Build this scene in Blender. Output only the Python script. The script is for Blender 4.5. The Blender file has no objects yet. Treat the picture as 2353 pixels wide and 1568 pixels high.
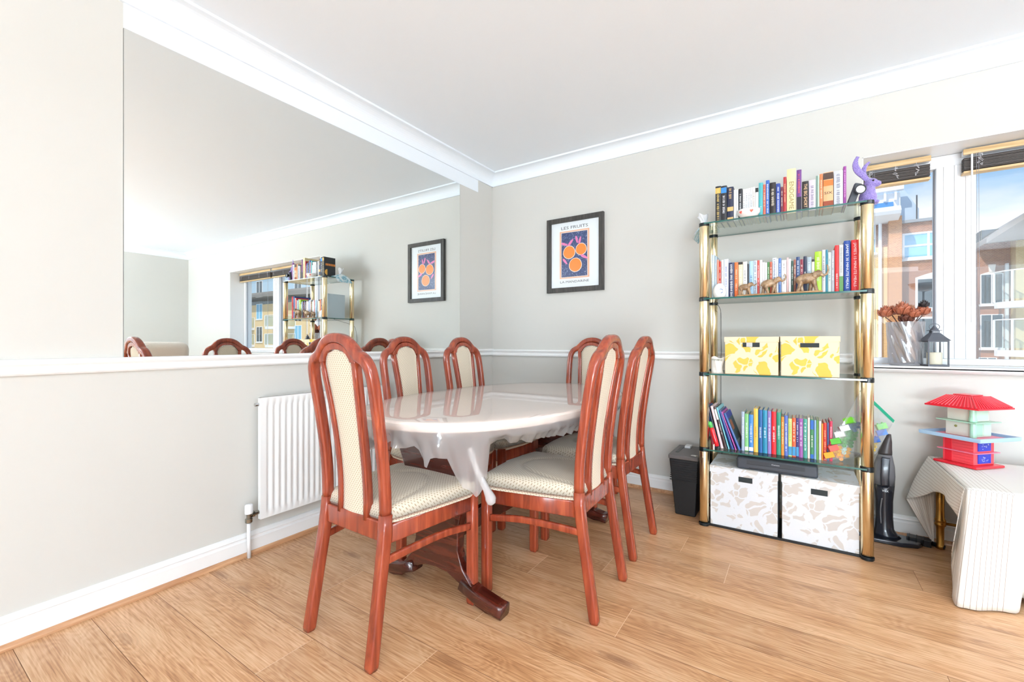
import bpy, bmesh, math, random
from mathutils import Vector, Matrix, Euler
random.seed(7)
PI = math.pi
SC = bpy.context.scene
COL = SC.collection

# ------------------------------------------------------------------ camera
FPX, CX0, HY = 1007.0, 1176.5, 786.0
YAW = math.atan(661.5 / 1007)
_s, _c = math.sin(YAW), math.cos(YAW)
CAM = Vector((2.2162, -3.0632, 1.02))
FW = Vector((-_s, _c, 0)); RT = Vector((_c, _s, 0))
cd = bpy.data.cameras.new('camera'); co = bpy.data.objects.new('camera', cd); COL.objects.link(co)
cd.sensor_fit = 'HORIZONTAL'; cd.sensor_width = 36; cd.lens = 36 * FPX / 2353
cd.shift_y = (HY - 784) / 2353; cd.clip_start = 0.05; cd.clip_end = 400
co.location = CAM; co.rotation_euler = (PI / 2, 0, YAW)
SC.camera = co
# ------------------------------------------------------------------ colour management
SC.view_settings.view_transform = 'Standard'; SC.view_settings.look = 'None'
SC.view_settings.gamma = 1; SC.view_settings.use_curve_mapping = False
SC.view_settings.exposure = 0.25
# ------------------------------------------------------------------ sky
w = bpy.data.worlds.new('sky'); SC.world = w; w.use_nodes = True
nt = w.node_tree; nt.nodes.clear()
N = nt.nodes.new; K = nt.links.new
tc = N('ShaderNodeTexCoord'); mp = N('ShaderNodeMapping'); mp.inputs['Scale'].default_value = (1, 1, 2.4)
mp.inputs['Location'].default_value = (0.3, 0.0, 0.15)
nz = N('ShaderNodeTexNoise'); nz.inputs['Scale'].default_value = 3.2; nz.inputs['Detail'].default_value = 6; nz.inputs['Roughness'].default_value = .5
rp = N('ShaderNodeValToRGB'); rp.color_ramp.elements[0].position = .46; rp.color_ramp.elements[1].position = .66
sp = N('ShaderNodeSeparateXYZ'); g = N('ShaderNodeValToRGB')
g.color_ramp.elements[0].position = 0.0; g.color_ramp.elements[0].color = (.62, .83, 1, 1)
g.color_ramp.elements[1].position = .55; g.color_ramp.elements[1].color = (.19, .47, .95, 1)
mx = N('ShaderNodeMixRGB'); mx.inputs[2].default_value = (1, 1, 1, 1)
bg = N('ShaderNodeBackground'); bg.inputs['Strength'].default_value = .86
ow = N('ShaderNodeOutputWorld')
K(tc.outputs['Generated'], mp.inputs[0]); K(mp.outputs[0], nz.inputs[0]); K(nz.outputs[0], rp.inputs[0])
K(tc.outputs['Generated'], sp.inputs[0]); K(sp.outputs[2], g.inputs[0]); K(g.outputs[0], mx.inputs[1]); K(rp.outputs[0], mx.inputs[0])
K(mx.outputs[0], bg.inputs[0]); K(bg.outputs[0], ow.inputs[0])
# ------------------------------------------------------------------ sun, area lamps for daylight at unseen openings, added ceiling fill
def light(kind, name, loc, rot, energy, color=(1, 1, 1), size=None, size_y=None, angle=None):
    l = bpy.data.lights.new(name, kind); l.energy = energy; l.color = color
    if kind == 'AREA':
        l.shape = 'RECTANGLE'; l.size = size; l.size_y = size_y or size
    if angle is not None: l.angle = angle
    o = bpy.data.objects.new(name, l); COL.objects.link(o); o.location = loc; o.rotation_euler = rot
    return o
RX, RY, RZ = 6.10, -6.2, 2.44      # right wall x, rear wall y, ceiling height
sun = light('SUN', 'sun', (0, 0, 20), (0, 0, 0), 2.7, (1, .93, .82), angle=.01)
sun.rotation_euler = Vector((.42, .72, -.85)).to_track_quat('-Z', 'Y').to_euler()
light('AREA', 'daylight_patio_door', (4.1, RY - .12, 1.22), (PI / 2, 0, math.radians(-16)), 80, (.82, .92, 1), 2.8, 2.1)
light('AREA', 'daylight_side_window', (RX + .12, -4.3, 1.35), (PI / 2, 0, PI / 2), 18, (.82, .92, 1), 2.4, 1.7)
light('AREA', 'patio_ceiling_fill', (4.1, RY - .55, .25), (math.radians(146), 0, math.radians(-14)), 265, (.80, .91, 1), 3.0, .9)  # added lamp aimed up to brighten the ceiling, in place of patio bounce

# ------------------------------------------------------------------ projection helpers (pixels of the photograph -> points on real planes)
def ray(x, y): return FW + RT * ((x - CX0) / FPX) - Vector((0, 0, 1)) * ((y - HY) / FPX)
def onz(x, y, z=0.0): d = ray(x, y); return CAM + d * ((z - CAM.z) / d.z)
def onx(x, y, X): d = ray(x, y); return CAM + d * ((X - CAM.x) / d.x)
def ony(x, y, Y): d = ray(x, y); return CAM + d * ((Y - CAM.y) / d.y)
def pj(p):
    v = Vector(p) - CAM; z = v.dot(FW); return CX0 + FPX * v.dot(RT) / z, HY - FPX * v.z / z

# ------------------------------------------------------------------ object helpers
def s2l(c):
    c = c / 255.0
    return c / 12.92 if c <= .04045 else ((c + .055) / 1.055) ** 2.4
def col(r, g, b): return (s2l(r), s2l(g), s2l(b), 1)
MATS = {}
def M(name, rgb=(200, 200, 200), rough=.5, metal=0, coat=0, spec=.5, bump=None, sheen=0, trans=0):
    if name in MATS: return MATS[name]
    m = bpy.data.materials.new(name); m.use_nodes = True
    b = m.node_tree.nodes['Principled BSDF']
    b.inputs['Base Color'].default_value = col(*rgb); b.inputs['Roughness'].default_value = rough
    b.inputs['Metallic'].default_value = metal; b.inputs['Coat Weight'].default_value = coat
    b.inputs['Coat Roughness'].default_value = .08; b.inputs['Specular IOR Level'].default_value = spec
    if sheen: b.inputs['Sheen Weight'].default_value = sheen
    t = m.node_tree
    n = t.nodes.new('ShaderNodeTexNoise'); tcn = t.nodes.new('ShaderNodeTexCoord')
    t.links.new(tcn.outputs['Object'], n.inputs['Vector'])
    sc, st = bump or (60, .02)
    n.inputs['Scale'].default_value = sc; n.inputs['Detail'].default_value = 3
    bp = t.nodes.new('ShaderNodeBump'); bp.inputs['Strength'].default_value = st; bp.inputs['Distance'].default_value = .01
    t.links.new(n.outputs[0], bp.inputs['Height']); t.links.new(bp.outputs[0], b.inputs['Normal'])
    MATS[name] = m
    return m
def nodes(m):
    t = m.node_tree; return t, t.nodes['Principled BSDF'], t.nodes.new, t.links.new
def math_(t, op, a, b=None, clamp=False):
    n = t.nodes.new('ShaderNodeMath'); n.operation = op; n.use_clamp = clamp
    for i, v in enumerate((a, b)):
        if v is None: continue
        if isinstance(v, (int, float)): n.inputs[i].default_value = v
        else: t.links.new(v, n.inputs[i])
    return n.outputs[0]
def ramp(t, fac, stops):
    n = t.nodes.new('ShaderNodeValToRGB'); e = n.color_ramp.elements
    while len(e) < len(stops): e.new(.5)
    for k, (p, c) in enumerate(stops): e[k].position = p; e[k].color = c
    t.links.new(fac, n.inputs[0]); return n.outputs[0]
def mixc(t, fac, a, b):
    n = t.nodes.new('ShaderNodeMixRGB')
    for i, v in enumerate((fac, a, b)):
        if isinstance(v, (int, float)): n.inputs[i].default_value = v
        elif isinstance(v, tuple): n.inputs[i].default_value = v
        else: t.links.new(v, n.inputs[i])
    return n.outputs[0]
def noise(t, vec, scale, detail=3, rough=.5, dist=0):
    n = t.nodes.new('ShaderNodeTexNoise'); n.inputs['Scale'].default_value = scale
    n.inputs['Detail'].default_value = detail; n.inputs['Roughness'].default_value = rough; n.inputs['Distortion'].default_value = dist
    t.links.new(vec, n.inputs['Vector']); return n.outputs[0]
def objc(t, scale=(1, 1, 1), rot=(0, 0, 0), src='Object'):
    a = t.nodes.new('ShaderNodeTexCoord'); mpn = t.nodes.new('ShaderNodeMapping')
    mpn.inputs['Scale'].default_value = scale; mpn.inputs['Rotation'].default_value = rot
    t.links.new(a.outputs[src], mpn.inputs[0]); return mpn.outputs[0]
def glassy(name, tint=(1, 1, 1), rough=0.0, ior=1.45, whiten=0.0, boost=0.0):
    """thin clear sheet: see-through with Fresnel reflection, optionally a little milky"""
    if name in MATS: return MATS[name]
    m = bpy.data.materials.new(name); m.use_nodes = True; t = m.node_tree; t.nodes.clear()
    o = t.nodes.new('ShaderNodeOutputMaterial'); tr = t.nodes.new('ShaderNodeBsdfTransparent'); tr.inputs[0].default_value = (*tint, 1)
    gl = t.nodes.new('ShaderNodeBsdfGlossy'); gl.inputs['Roughness'].default_value = rough
    fr = t.nodes.new('ShaderNodeFresnel'); ge = t.nodes.new('ShaderNodeNewGeometry')
    t.links.new(math_(t, 'ADD', ior, math_(t, 'MULTIPLY', ge.outputs['Backfacing'], 1 / ior - ior)), fr.inputs[0])
    mxx = t.nodes.new('ShaderNodeMixShader')
    f = math_(t, 'ADD', fr.outputs[0], boost, True)
    t.links.new(f, mxx.inputs[0]); t.links.new(gl.outputs[0], mxx.inputs[2])
    base = tr.outputs[0]
    if whiten:
        df = t.nodes.new('ShaderNodeBsdfDiffuse'); df.inputs[0].default_value = (.95, .96, .97, 1)
        tl = t.nodes.new('ShaderNodeBsdfTranslucent'); tl.inputs[0].default_value = (.95, .96, .97, 1)
        ad = t.nodes.new('ShaderNodeMixShader'); ad.inputs[0].default_value = .5
        t.links.new(df.outputs[0], ad.inputs[1]); t.links.new(tl.outputs[0], ad.inputs[2])
        m2 = t.nodes.new('ShaderNodeMixShader'); m2.inputs[0].default_value = whiten
        t.links.new(base, m2.inputs[1]); t.links.new(ad.outputs[0], m2.inputs[2]); base = m2.outputs[0]
    t.links.new(base, mxx.inputs[1]); t.links.new(mxx.outputs[0], o.inputs[0])
    MATS[name] = m; return m

class MB:
    """collects shapes into one mesh"""
    def __init__(self): self.v = []; self.f = []; self.mi = []; self.cur = 0
    def add(self, vs, fs):
        b = len(self.v); self.v += [tuple(p) for p in vs]
        for f in fs: self.f.append(tuple(b + i for i in f)); self.mi.append(self.cur)
        return self
    def box(self, c, s, rot=None):
        c = Vector(c); h = Vector(s) / 2; R_ = Euler(rot).to_matrix() if rot else Matrix.Identity(3)
        vs = [c + R_ @ Vector((h.x * i, h.y * j, h.z * k)) for i in (-1, 1) for j in (-1, 1) for k in (-1, 1)]
        return self.add(vs, [(0, 1, 3, 2), (4, 6, 7, 5), (0, 4, 5, 1), (2, 3, 7, 6), (0, 2, 6, 4), (1, 5, 7, 3)])
    def bb(self, a, b): 
        a = Vector(a); b = Vector(b); return self.box((a + b) / 2, [abs(q) for q in (b - a)])
    def prism(self, pts, axis, a, b):
        """extrude a 2-D outline; axis 0/1/2 is the extrusion axis"""
        n = len(pts); vs = []
        for q in (a, b):
            for (u, v) in pts:
                vs.append({0: (q, u, v), 1: (u, q, v), 2: (u, v, q)}[axis])
        fs = [tuple(range(n))[::-1], tuple(range(n, 2 * n))] + [(i, (i + 1) % n, n + (i + 1) % n, n + i) for i in range(n)]
        return self.add(vs, fs)
    def lathe(self, prof, c=(0, 0, 0), n=24, axis=2, cap=True):
        vs = []; fs = []; m = len(prof)
        for i in range(n):
            a = 2 * PI * i / n
            for (r, z) in prof:
                x, y = r * math.cos(a), r * math.sin(a)
                p = {2: (x, y, z), 0: (z, x, y), 1: (x, z, y)}[axis]
                vs.append((c[0] + p[0], c[1] + p[1], c[2] + p[2]))
        for i in range(n):
            j = (i + 1) % n
            for k in range(m - 1): fs.append((i * m + k, j * m + k, j * m + k + 1, i * m + k + 1))
        if cap:
            for k in (0, m - 1):
                if prof[k][0] > 1e-6: fs.append(tuple(i * m + k for i in (range(n) if k else range(n - 1, -1, -1))))
        return self.add(vs, fs)
    def sweep(self, path, sec, up=(0, 1, 0), closed=False, scales=None, cap=True):
        """sweep a 2-D section (along side, along up) on a path"""
        P = [Vector(p) for p in path]; n = len(P); m = len(sec); vs = []; fs = []; up = Vector(up)
        for i, p in enumerate(P):
            t = (P[(i + 1) % n] - P[i - 1]) if closed else (P[min(i + 1, n - 1)] - P[max(i - 1, 0)])
            t.normalize(); u = (up - t * up.dot(t)); u.normalize(); s_ = t.cross(u)
            k = scales[i] if scales else 1
            for (a, b) in sec: vs.append(p + s_ * a * k + u * b * k)
        for i in range(n if closed else n - 1):
            j = (i + 1) % n
            for k in range(m): fs.append((i * m + k, i * m + (k + 1) % m, j * m + (k + 1) % m, j * m + k))
        if cap and not closed: fs += [tuple(range(m))[::-1], tuple((n - 1) * m + k for k in range(m))]
        return self.add(vs, fs)
    def tube(self, path, r, n=10, scales=None, closed=False):
        P = [Vector(p) for p in path]; d = (P[-1] - P[0])
        if closed: d = P[len(P) // 3] - P[0]
        up = Vector((0, 0, 1)) if abs(d.normalized().z) < .8 else Vector((0, 1, 0))
        if closed:
            up = (P[len(P) // 4] - P[0]).cross(P[len(P) // 2] - P[0]).normalized()
        return self.sweep(P, [(r * math.cos(2 * PI * k / n), r * math.sin(2 * PI * k / n)) for k in range(n)], up, closed, scales)
    def ball(self, c, r, n=14, m=9, rot=None):
        r = r if hasattr(r, '__len__') else (r, r, r); R_ = Euler(rot).to_matrix() if rot else Matrix.Identity(3)
        vs = [Vector(c) + R_ @ Vector((0, 0, -r[2]))]
        for i in range(1, m):
            ph = -PI / 2 + PI * i / m
            for j in range(n):
                a = 2 * PI * j / n
                vs.append(Vector(c) + R_ @ Vector((r[0] * math.cos(ph) * math.cos(a), r[1] * math.cos(ph) * math.sin(a), r[2] * math.sin(ph))))
        vs.append(Vector(c) + R_ @ Vector((0, 0, r[2]))); L = len(vs) - 1
        fs = [(0, 1 + (j + 1) % n, 1 + j) for j in range(n)]
        for i in range(m - 2):
            for j in range(n): a = 1 + i * n; fs.append((a + j, a + (j + 1) % n, a + n + (j + 1) % n, a + n + j))
        a = 1 + (m - 2) * n
        fs += [(a + j, a + (j + 1) % n, L) for j in range(n)]
        return self.add(vs, fs)
    def grid(self, fn, nu, nv, flip=False, wrap=False):
        vs = [fn(i / nu, j / nv) for i in range(nu + (0 if wrap else 1)) for j in range(nv + 1)]; fs = []; s_ = nv + 1; tot = nu if wrap else nu + 1
        for i in range(nu):
            for j in range(nv):
                i2 = (i + 1) % tot
                q = (i * s_ + j, i2 * s_ + j, i2 * s_ + j + 1, i * s_ + j + 1)
                fs.append(q[::-1] if flip else q)
        return self.add(vs, fs)
    def build(self, name, mat, parent=None, bevel=0, smooth=False, sub=0, remesh=0, solid=0, seg=2, uv=None, angle=40):
        me = bpy.data.meshes.new(name); me.from_pydata(self.v, [], self.f)
        for mm in (mat if isinstance(mat, (list, tuple)) else [mat]): me.materials.append(mm)
        me.polygons.foreach_set('material_index', self.mi)
        bmm = bmesh.new(); bmm.from_mesh(me); bmesh.ops.recalc_face_normals(bmm, faces=bmm.faces) if uv is None else None
        bmm.to_mesh(me); bmm.free()
        if smooth or bevel:
            me.polygons.foreach_set('use_smooth', [True] * len(me.polygons))
        if uv:
            ul = me.uv_layers.new(name='uv')
            for l in me.loops: ul.data[l.index].uv = uv[l.vertex_index]
        me.update()
        o = bpy.data.objects.new(name, me); COL.objects.link(o)
        if parent: o.parent = parent
        if remesh:
            r_ = o.modifiers.new('r', 'REMESH'); r_.mode = 'VOXEL'; r_.voxel_size = remesh; r_.use_smooth_shade = True
            q = o.modifiers.new('s', 'SMOOTH'); q.factor = .5; q.iterations = 4
        if solid: q = o.modifiers.new('so', 'SOLIDIFY'); q.thickness = solid; q.offset = 0
        if bevel:
            q = o.modifiers.new('b', 'BEVEL'); q.width = bevel; q.segments = seg; q.limit_method = 'ANGLE'; q.angle_limit = math.radians(angle); q.harden_normals = True
        if sub: q = o.modifiers.new('ss', 'SUBSURF'); q.levels = sub; q.render_levels = sub
        return o
def tag(o, label, cat, group=None):
    o['label'] = label; o['category'] = cat
    if group: o['group'] = group
    return o
def thing(name, label, cat, loc=(0, 0, 0), rz=0, group=None, rot=None):
    o = bpy.data.objects.new(name, None); COL.objects.link(o); o.location = loc
    o.rotation_euler = rot or (0, 0, rz); o.empty_display_size = .05
    return tag(o, label, cat, group)
def struct(o): o['kind'] = 'structure'; return o
def copy_tree(root, loc, rz, label, group=None):
    r = root.copy(); COL.objects.link(r); r.location = loc; r.rotation_euler = (0, 0, rz); r['label'] = label
    if group: r['group'] = group
    for ch in list(root.children):
        c = ch.copy(); COL.objects.link(c); c.parent = r
        for g_ in list(ch.children):
            d = g_.copy(); COL.objects.link(d); d.parent = c
    return r
def crom(P, n=8, closed=False):
    P = [Vector(p) for p in P]; out = []; L = len(P)
    rng = range(L) if closed else range(L - 1)
    for i in rng:
        if closed: p0, p1, p2, p3 = P[i - 1], P[i], P[(i + 1) % L], P[(i + 2) % L]
        else: p0, p1, p2, p3 = P[max(i - 1, 0)], P[i], P[i + 1], P[min(i + 2, L - 1)]
        for k in range(n):
            t = k / n; out.append(.5 * ((2 * p1) + (p2 - p0) * t + (2 * p0 - 5 * p1 + 4 * p2 - p3) * t * t + (3 * p1 - p0 - 3 * p2 + p3) * t ** 3))
    if not closed: out.append(P[-1])
    return out
def interp(x, tab):
    if x <= tab[0][0]: return tab[0][1]
    for (a, u), (b, v) in zip(tab, tab[1:]):
        if x <= b: return u + (v - u) * (x - a) / (b - a)
    return tab[-1][1]
def rrect(w, d, r, n=3):
    out = []
    for cx, cy, a0 in ((w / 2 - r, d / 2 - r, 0), (-w / 2 + r, d / 2 - r, PI / 2), (-w / 2 + r, -d / 2 + r, PI), (w / 2 - r, -d / 2 + r, 3 * PI / 2)):
        for k in range(n + 1): a = a0 + PI / 2 * k / n; out.append((cx + r * math.cos(a), cy + r * math.sin(a)))
    return out
FONTC = {}
def text(name, s, size, mat, parent, loc, rot, ext=.0003, align='CENTER', xs=1.0, maxw=None, maxh=None):
    """raised lettering as a mesh"""
    key = s
    if key not in FONTC:
        cu = bpy.data.curves.new('lettering', 'FONT'); cu.body = s; cu.size = 1; cu.resolution_u = 2
        cu.align_x = 'CENTER'; cu.align_y = 'CENTER'
        to = bpy.data.objects.new('lettering', cu); COL.objects.link(to)
        dg = bpy.context.evaluated_depsgraph_get(); me = bpy.data.meshes.new_from_object(to.evaluated_get(dg))
        bpy.data.objects.remove(to); bpy.data.curves.remove(cu); me.name = 'lettering'; FONTC[key] = me
    me = FONTC[key].copy()
    xs_ = [v.co.x for v in me.vertices] or [0, 1]; ys_ = [v.co.y for v in me.vertices] or [0, 1]
    w0 = max(xs_) - min(xs_); h0 = max(ys_) - min(ys_)
    sx = size * xs; sy = size
    if maxw: sx = maxw / w0
    if maxh: sy = maxh / h0
    for v in me.vertices: v.co = (v.co.x * sx, v.co.y * sy, ext)
    me.materials.clear(); me.materials.append(mat)
    o = bpy.data.objects.new(name, me); COL.objects.link(o); o.parent = parent; o.location = loc; o.rotation_euler = rot
    return o

# ------------------------------------------------------------------ materials
mWall = M('wall paint', (214, 212, 206), .65, spec=.25, bump=(350, .03))
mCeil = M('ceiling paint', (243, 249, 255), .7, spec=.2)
mWhite = M('white gloss paint', (248, 248, 247), .3, spec=.4)
mPVC = M('white upvc', (247, 248, 250), .25)
def wood(name, dark, mid, light, rough=.25, coat=.4, sc=(3, 3, 28), nscale=2.2):
    m = M(name, mid, rough, coat=coat); t, b, n_, l_ = nodes(m)
    v = objc(t, sc); n1 = noise(t, v, nscale, 4, .6, .6)
    l_(ramp(t, n1, [(.3, col(*dark)), (.5, col(*mid)), (.7, col(*light))]), b.inputs['Base Color']); return m
mRed = wood('cherry stained wood', (116, 44, 27), (146, 60, 37), (172, 80, 49), .22, .5, (30, 30, 2.5), 1.2)
mDarkW = wood('dark mahogany', (44, 14, 10), (72, 24, 16), (98, 38, 24), .22, .6, (3, 30, 30), 1.2)
mBead = wood('oak beading', (170, 118, 82), (196, 146, 106), (216, 170, 130), .4, .1, (30, 3, 30), 1.2)
def fabric():
    m = M('dotted upholstery', (219, 206, 184), .9, spec=.2, sheen=.2); t, b, n_, l_ = nodes(m)
    a = n_('ShaderNodeTexCoord'); s_ = n_('ShaderNodeSeparateXYZ'); l_(a.outputs['UV'], s_.inputs[0])
    k = 2 * PI / .0115
    sa = math_(t, 'SINE', math_(t, 'MULTIPLY', s_.outputs[0], k)); sb = math_(t, 'SINE', math_(t, 'MULTIPLY', s_.outputs[1], k * .8))
    pr = math_(t, 'MULTIPLY', sa, sb)
    f = ramp(t, pr, [(.0, (0, 0, 0, 1)), (.38, (0, 0, 0, 1)), (.62, (1, 1, 1, 1))])
    l_(mixc(t, f, col(220, 208, 188), col(180, 160, 132)), b.inputs['Base Color'])
    bp = [q for q in t.nodes if q.type == 'BUMP'][0]; bp.inputs['Strength'].default_value = .35; bp.inputs['Distance'].default_value = .002
    l_(math_(t, 'SUBTRACT', 1, f), bp.inputs['Height']); return m
mFab = fabric()
mBlack = M('black plastic', (24, 24, 27), .35)
mDkGrey = M('charcoal plastic', (62, 66, 74), .45)
mBrass = M('polished brass', (240, 222, 182), .2, metal=1)
mBrassD = M('antique brass', (176, 132, 66), .3, metal=1, bump=(40, .1))
mGlass = glassy('window glass', (.99, 1, 1))
mShelfG = glassy('shelf glass', (.93, .985, .965), ior=1.5, boost=.02)
mEdge = M('green glass edge', (28, 92, 84), .1, coat=.6)
mChrome = M('chrome', (200, 200, 200), .1, metal=1)
mMirror = M('mirror silvering', (243, 246, 244), 0.0, metal=1, bump=(1, 0))
mPaper = M('page paper', (236, 228, 210), .8)

# ------------------------------------------------------------------ room shell
def floor_build():
    m = M('oak laminate', (206, 160, 120), .32, coat=.15, spec=.4); t, b, n_, l_ = nodes(m)
    at = n_('ShaderNodeAttribute'); at.attribute_name = 'tone'
    a = n_('ShaderNodeTexCoord'); ad = n_('ShaderNodeVectorMath'); ad.operation = 'ADD'
    sc_ = n_('ShaderNodeVectorMath'); sc_.operation = 'SCALE'; l_(at.outputs['Vector'], sc_.inputs[0]); sc_.inputs['Scale'].default_value = 37
    l_(a.outputs['Object'], ad.inputs[0]); l_(sc_.outputs[0], ad.inputs[1])
    mp1 = n_('ShaderNodeMapping'); mp1.inputs['Scale'].default_value = (1.0, 4.2, 1); l_(ad.outputs[0], mp1.inputs[0])
    field = noise(t, mp1.outputs[0], 1.9, 2, .45, .25)
    rings = math_(t, 'SINE', math_(t, 'MULTIPLY', field, 150))
    mp2 = n_('ShaderNodeMapping'); mp2.inputs['Scale'].default_value = (3.0, 90, 1); l_(ad.outputs[0], mp2.inputs[0])
    fine = noise(t, mp2.outputs[0], 2.0, 4, .6)
    mp3 = n_('ShaderNodeMapping'); mp3.inputs['Scale'].default_value = (1.2, 5, 1); l_(ad.outputs[0], mp3.inputs[0])
    broad = noise(t, mp3.outputs[0], 1.6, 3, .5)
    v = math_(t, 'ADD', math_(t, 'MULTIPLY', rings, .026), math_(t, 'MULTIPLY', fine, .62))
    v = math_(t, 'ADD', v, math_(t, 'MULTIPLY', broad, .38))
    c = ramp(t, v, [(.34, col(164, 114, 74)), (.46, col(199, 149, 105)), (.55, col(216, 171, 129)), (.68, col(231, 194, 155))])
    # knots
    mp4 = n_('ShaderNodeMapping'); mp4.inputs['Scale'].default_value = (2.2, 7.5, 1); l_(ad.outputs[0], mp4.inputs[0])
    vo = n_('ShaderNodeTexVoronoi'); vo.inputs['Scale'].default_value = 1.0; l_(mp4.outputs[0], vo.inputs['Vector'])
    dd = math_(t, 'ADD', vo.outputs['Distance'], math_(t, 'MULTIPLY', fine, .14))
    rk = math_(t, 'MULTIPLY', math_(t, 'SINE', math_(t, 'MULTIPLY', dd, 95)), ramp(t, dd, [(.05, (1, 1, 1, 1)), (.55, (0, 0, 0, 1))]))
    c = mixc(t, math_(t, 'MULTIPLY', math_(t, 'MAXIMUM', rk, 0), .30), c, col(150, 104, 72))
    kn = ramp(t, dd, [(.10, (1, 1, 1, 1)), (.26, (0, 0, 0, 1))])
    c = mixc(t, math_(t, 'MULTIPLY', kn, .72), c, col(136, 94, 66))
    s_ = n_('ShaderNodeSeparateXYZ'); l_(at.outputs['Vector'], s_.inputs[0])
    hs = n_('ShaderNodeHueSaturation'); l_(c, hs.inputs['Color']); l_(math_(t, 'ADD', .93, math_(t, 'MULTIPLY', s_.outputs[0], .12)), hs.inputs['Value'])
    l_(hs.outputs[0], b.inputs['Base Color'])
    bp = [q for q in t.nodes if q.type == 'BUMP'][0]; bp.inputs['Strength'].default_value = .08; l_(fine, bp.inputs['Height'])
    known = {-9: .59, -10: 1.215, -7: 1.682, -6: 1.212, -5: 1.48, -4: 1.948, -3: 1.73, -8: 2.6, -11: 2.2, -12: .9}
    mb = MB(); tones = []; ends = []; wd = .1925; y0off = -.06; g_ = .0008
    k = 0
    rows = int(math.ceil(-RY / wd)) + 1
    for r_ in range(-rows - 1, 2):
        ya = -1.41 + (r_ + 7) * wd - wd; yb = ya + wd
        if yb < RY - .01 or ya > .3: continue
        yb = min(yb, 0); ya = max(ya, RY)
        if yb - ya < .01: continue
        x = known.get(r_, random.uniform(0, 1.38)) - 1.38 * 2
        while x < RX:
            a_, b_ = max(x, 0), min(x + 1.38, RX)
            if b_ - a_ > .02:
                mb.add([(a_ + g_ * .9, ya + g_, 0), (b_ - g_, ya + g_, 0), (b_ - g_, yb - g_, 0), (a_ + g_, yb - g_, 0)], [(0, 1, 2, 3)])
                tones.append((random.random(), random.random(), 0, 1))
                if b_ < RX - .01 and b_ < 2.3: ends.append((b_, ya, yb))
            x += 1.38
    nb = len(tones)
    mb.cur = 1; mb.add([(0, RY, -.0012), (RX, RY, -.0012), (RX, 0, -.0012), (0, 0, -.0012)], [(0, 1, 2, 3)])
    mb.cur = 2  # pale strips at board ends: bevel highlight put into the colour
    for (xe_, ya, yb) in ends: mb.add([(xe_ - .0012, ya, -.0004), (xe_ + .0012, ya, -.0004), (xe_ + .0012, yb, -.0004), (xe_ - .0012, yb, -.0004)], [(0, 1, 2, 3)])
    mb.cur = 1
    mb.bb((-.1, RY - .1, -.2), (RX + .1, .25, -.002))
    o = mb.build('floor', [m, M('seam brown', (134, 92, 62), .7), M('seam highlight', (240, 214, 184), .5)])
    ca = o.data.color_attributes.new('tone', 'FLOAT_COLOR', 'CORNER')
    for p in o.data.polygons:
        c_ = tones[p.index] if p.index < nb else (0, 0, 0, 1)
        for li in p.loop_indices: ca.data[li].color = c_
    for p in o.data.polygons: p.use_smooth = False
    struct(o)
floor_build()
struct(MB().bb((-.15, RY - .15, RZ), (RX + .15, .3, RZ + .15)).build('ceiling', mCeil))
struct(MB().bb((-.15, RY - .15, 0), (0, .3, RZ)).build('wall_left', mWall))
WX0, WX1, WZ0, WZ1 = 2.503, 4.70, .872, 2.03
wb = MB(); WT = .30
wb.bb((0, 0, 0), (WX0, WT, RZ)); wb.bb((WX1, 0, 0), (RX + .15, WT, RZ)); wb.bb((WX0, 0, 0), (WX1, WT, WZ0)); wb.bb((WX0, 0, WZ1), (WX1, WT, RZ))
struct(wb.build('wall_back', mWall))
wb = MB(); sy0, sy1, sz0, sz1 = -5.5, -3.1, .5, 2.2
wb.bb((RX, RY, 0), (RX + .15, sy0, RZ)); wb.bb((RX, sy1, 0), (RX + .15, 0, RZ)); wb.bb((RX, sy0, 0), (RX + .15, sy1, sz0)); wb.bb((RX, sy0, sz1), (RX + .15, sy1, RZ))
struct(wb.build('wall_right', mWall))
wb = MB(); wb.bb((0, RY - .15, 0), (1.0, RY, RZ)); wb.bb((5.6, RY - .15, 0), (RX + .15, RY, RZ)); wb.bb((1.0, RY - .15, 2.27), (5.6, RY, RZ))
struct(wb.build('wall_front', mWall))
# white reveal lining of the window
rl = MB(); e = .004
rl.bb((WX0, -.001, WZ0), (WX0 + e, WT, WZ1)); rl.bb((WX1 - e, -.001, WZ0), (WX1, WT, WZ1)); rl.bb((WX0, -.001, WZ1 - e), (WX1, WT, WZ1))
struct(rl.build('trim_1', mWhite))
# window sill board
sl = MB(); sl.prism([(WT * .55, .8715), (-.035, .8715), (-.042, .862), (-.042, .885), (-.036, .893), (-.02, .895), (WT * .55, .895)][::1], 0, WX0 + .005, WX1 - .005)
sl2 = MB(); sl2.prism([(.20, .873), (-.03, .873), (-.043, .876), (-.043, .888), (-.036, .895), (.20, .895)], 0, WX0 + .006, WX1 - .006)
sl2.prism([(-.0005, .873), (-.0005, .858), (-.03, .862), (-.043, .876), (-.043, .888), (-.03, .895), (-.0005, .895)], 0, WX0 - .04, WX1 + .04)
struct(sl2.build('trim_2', mWhite, bevel=.003))
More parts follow.
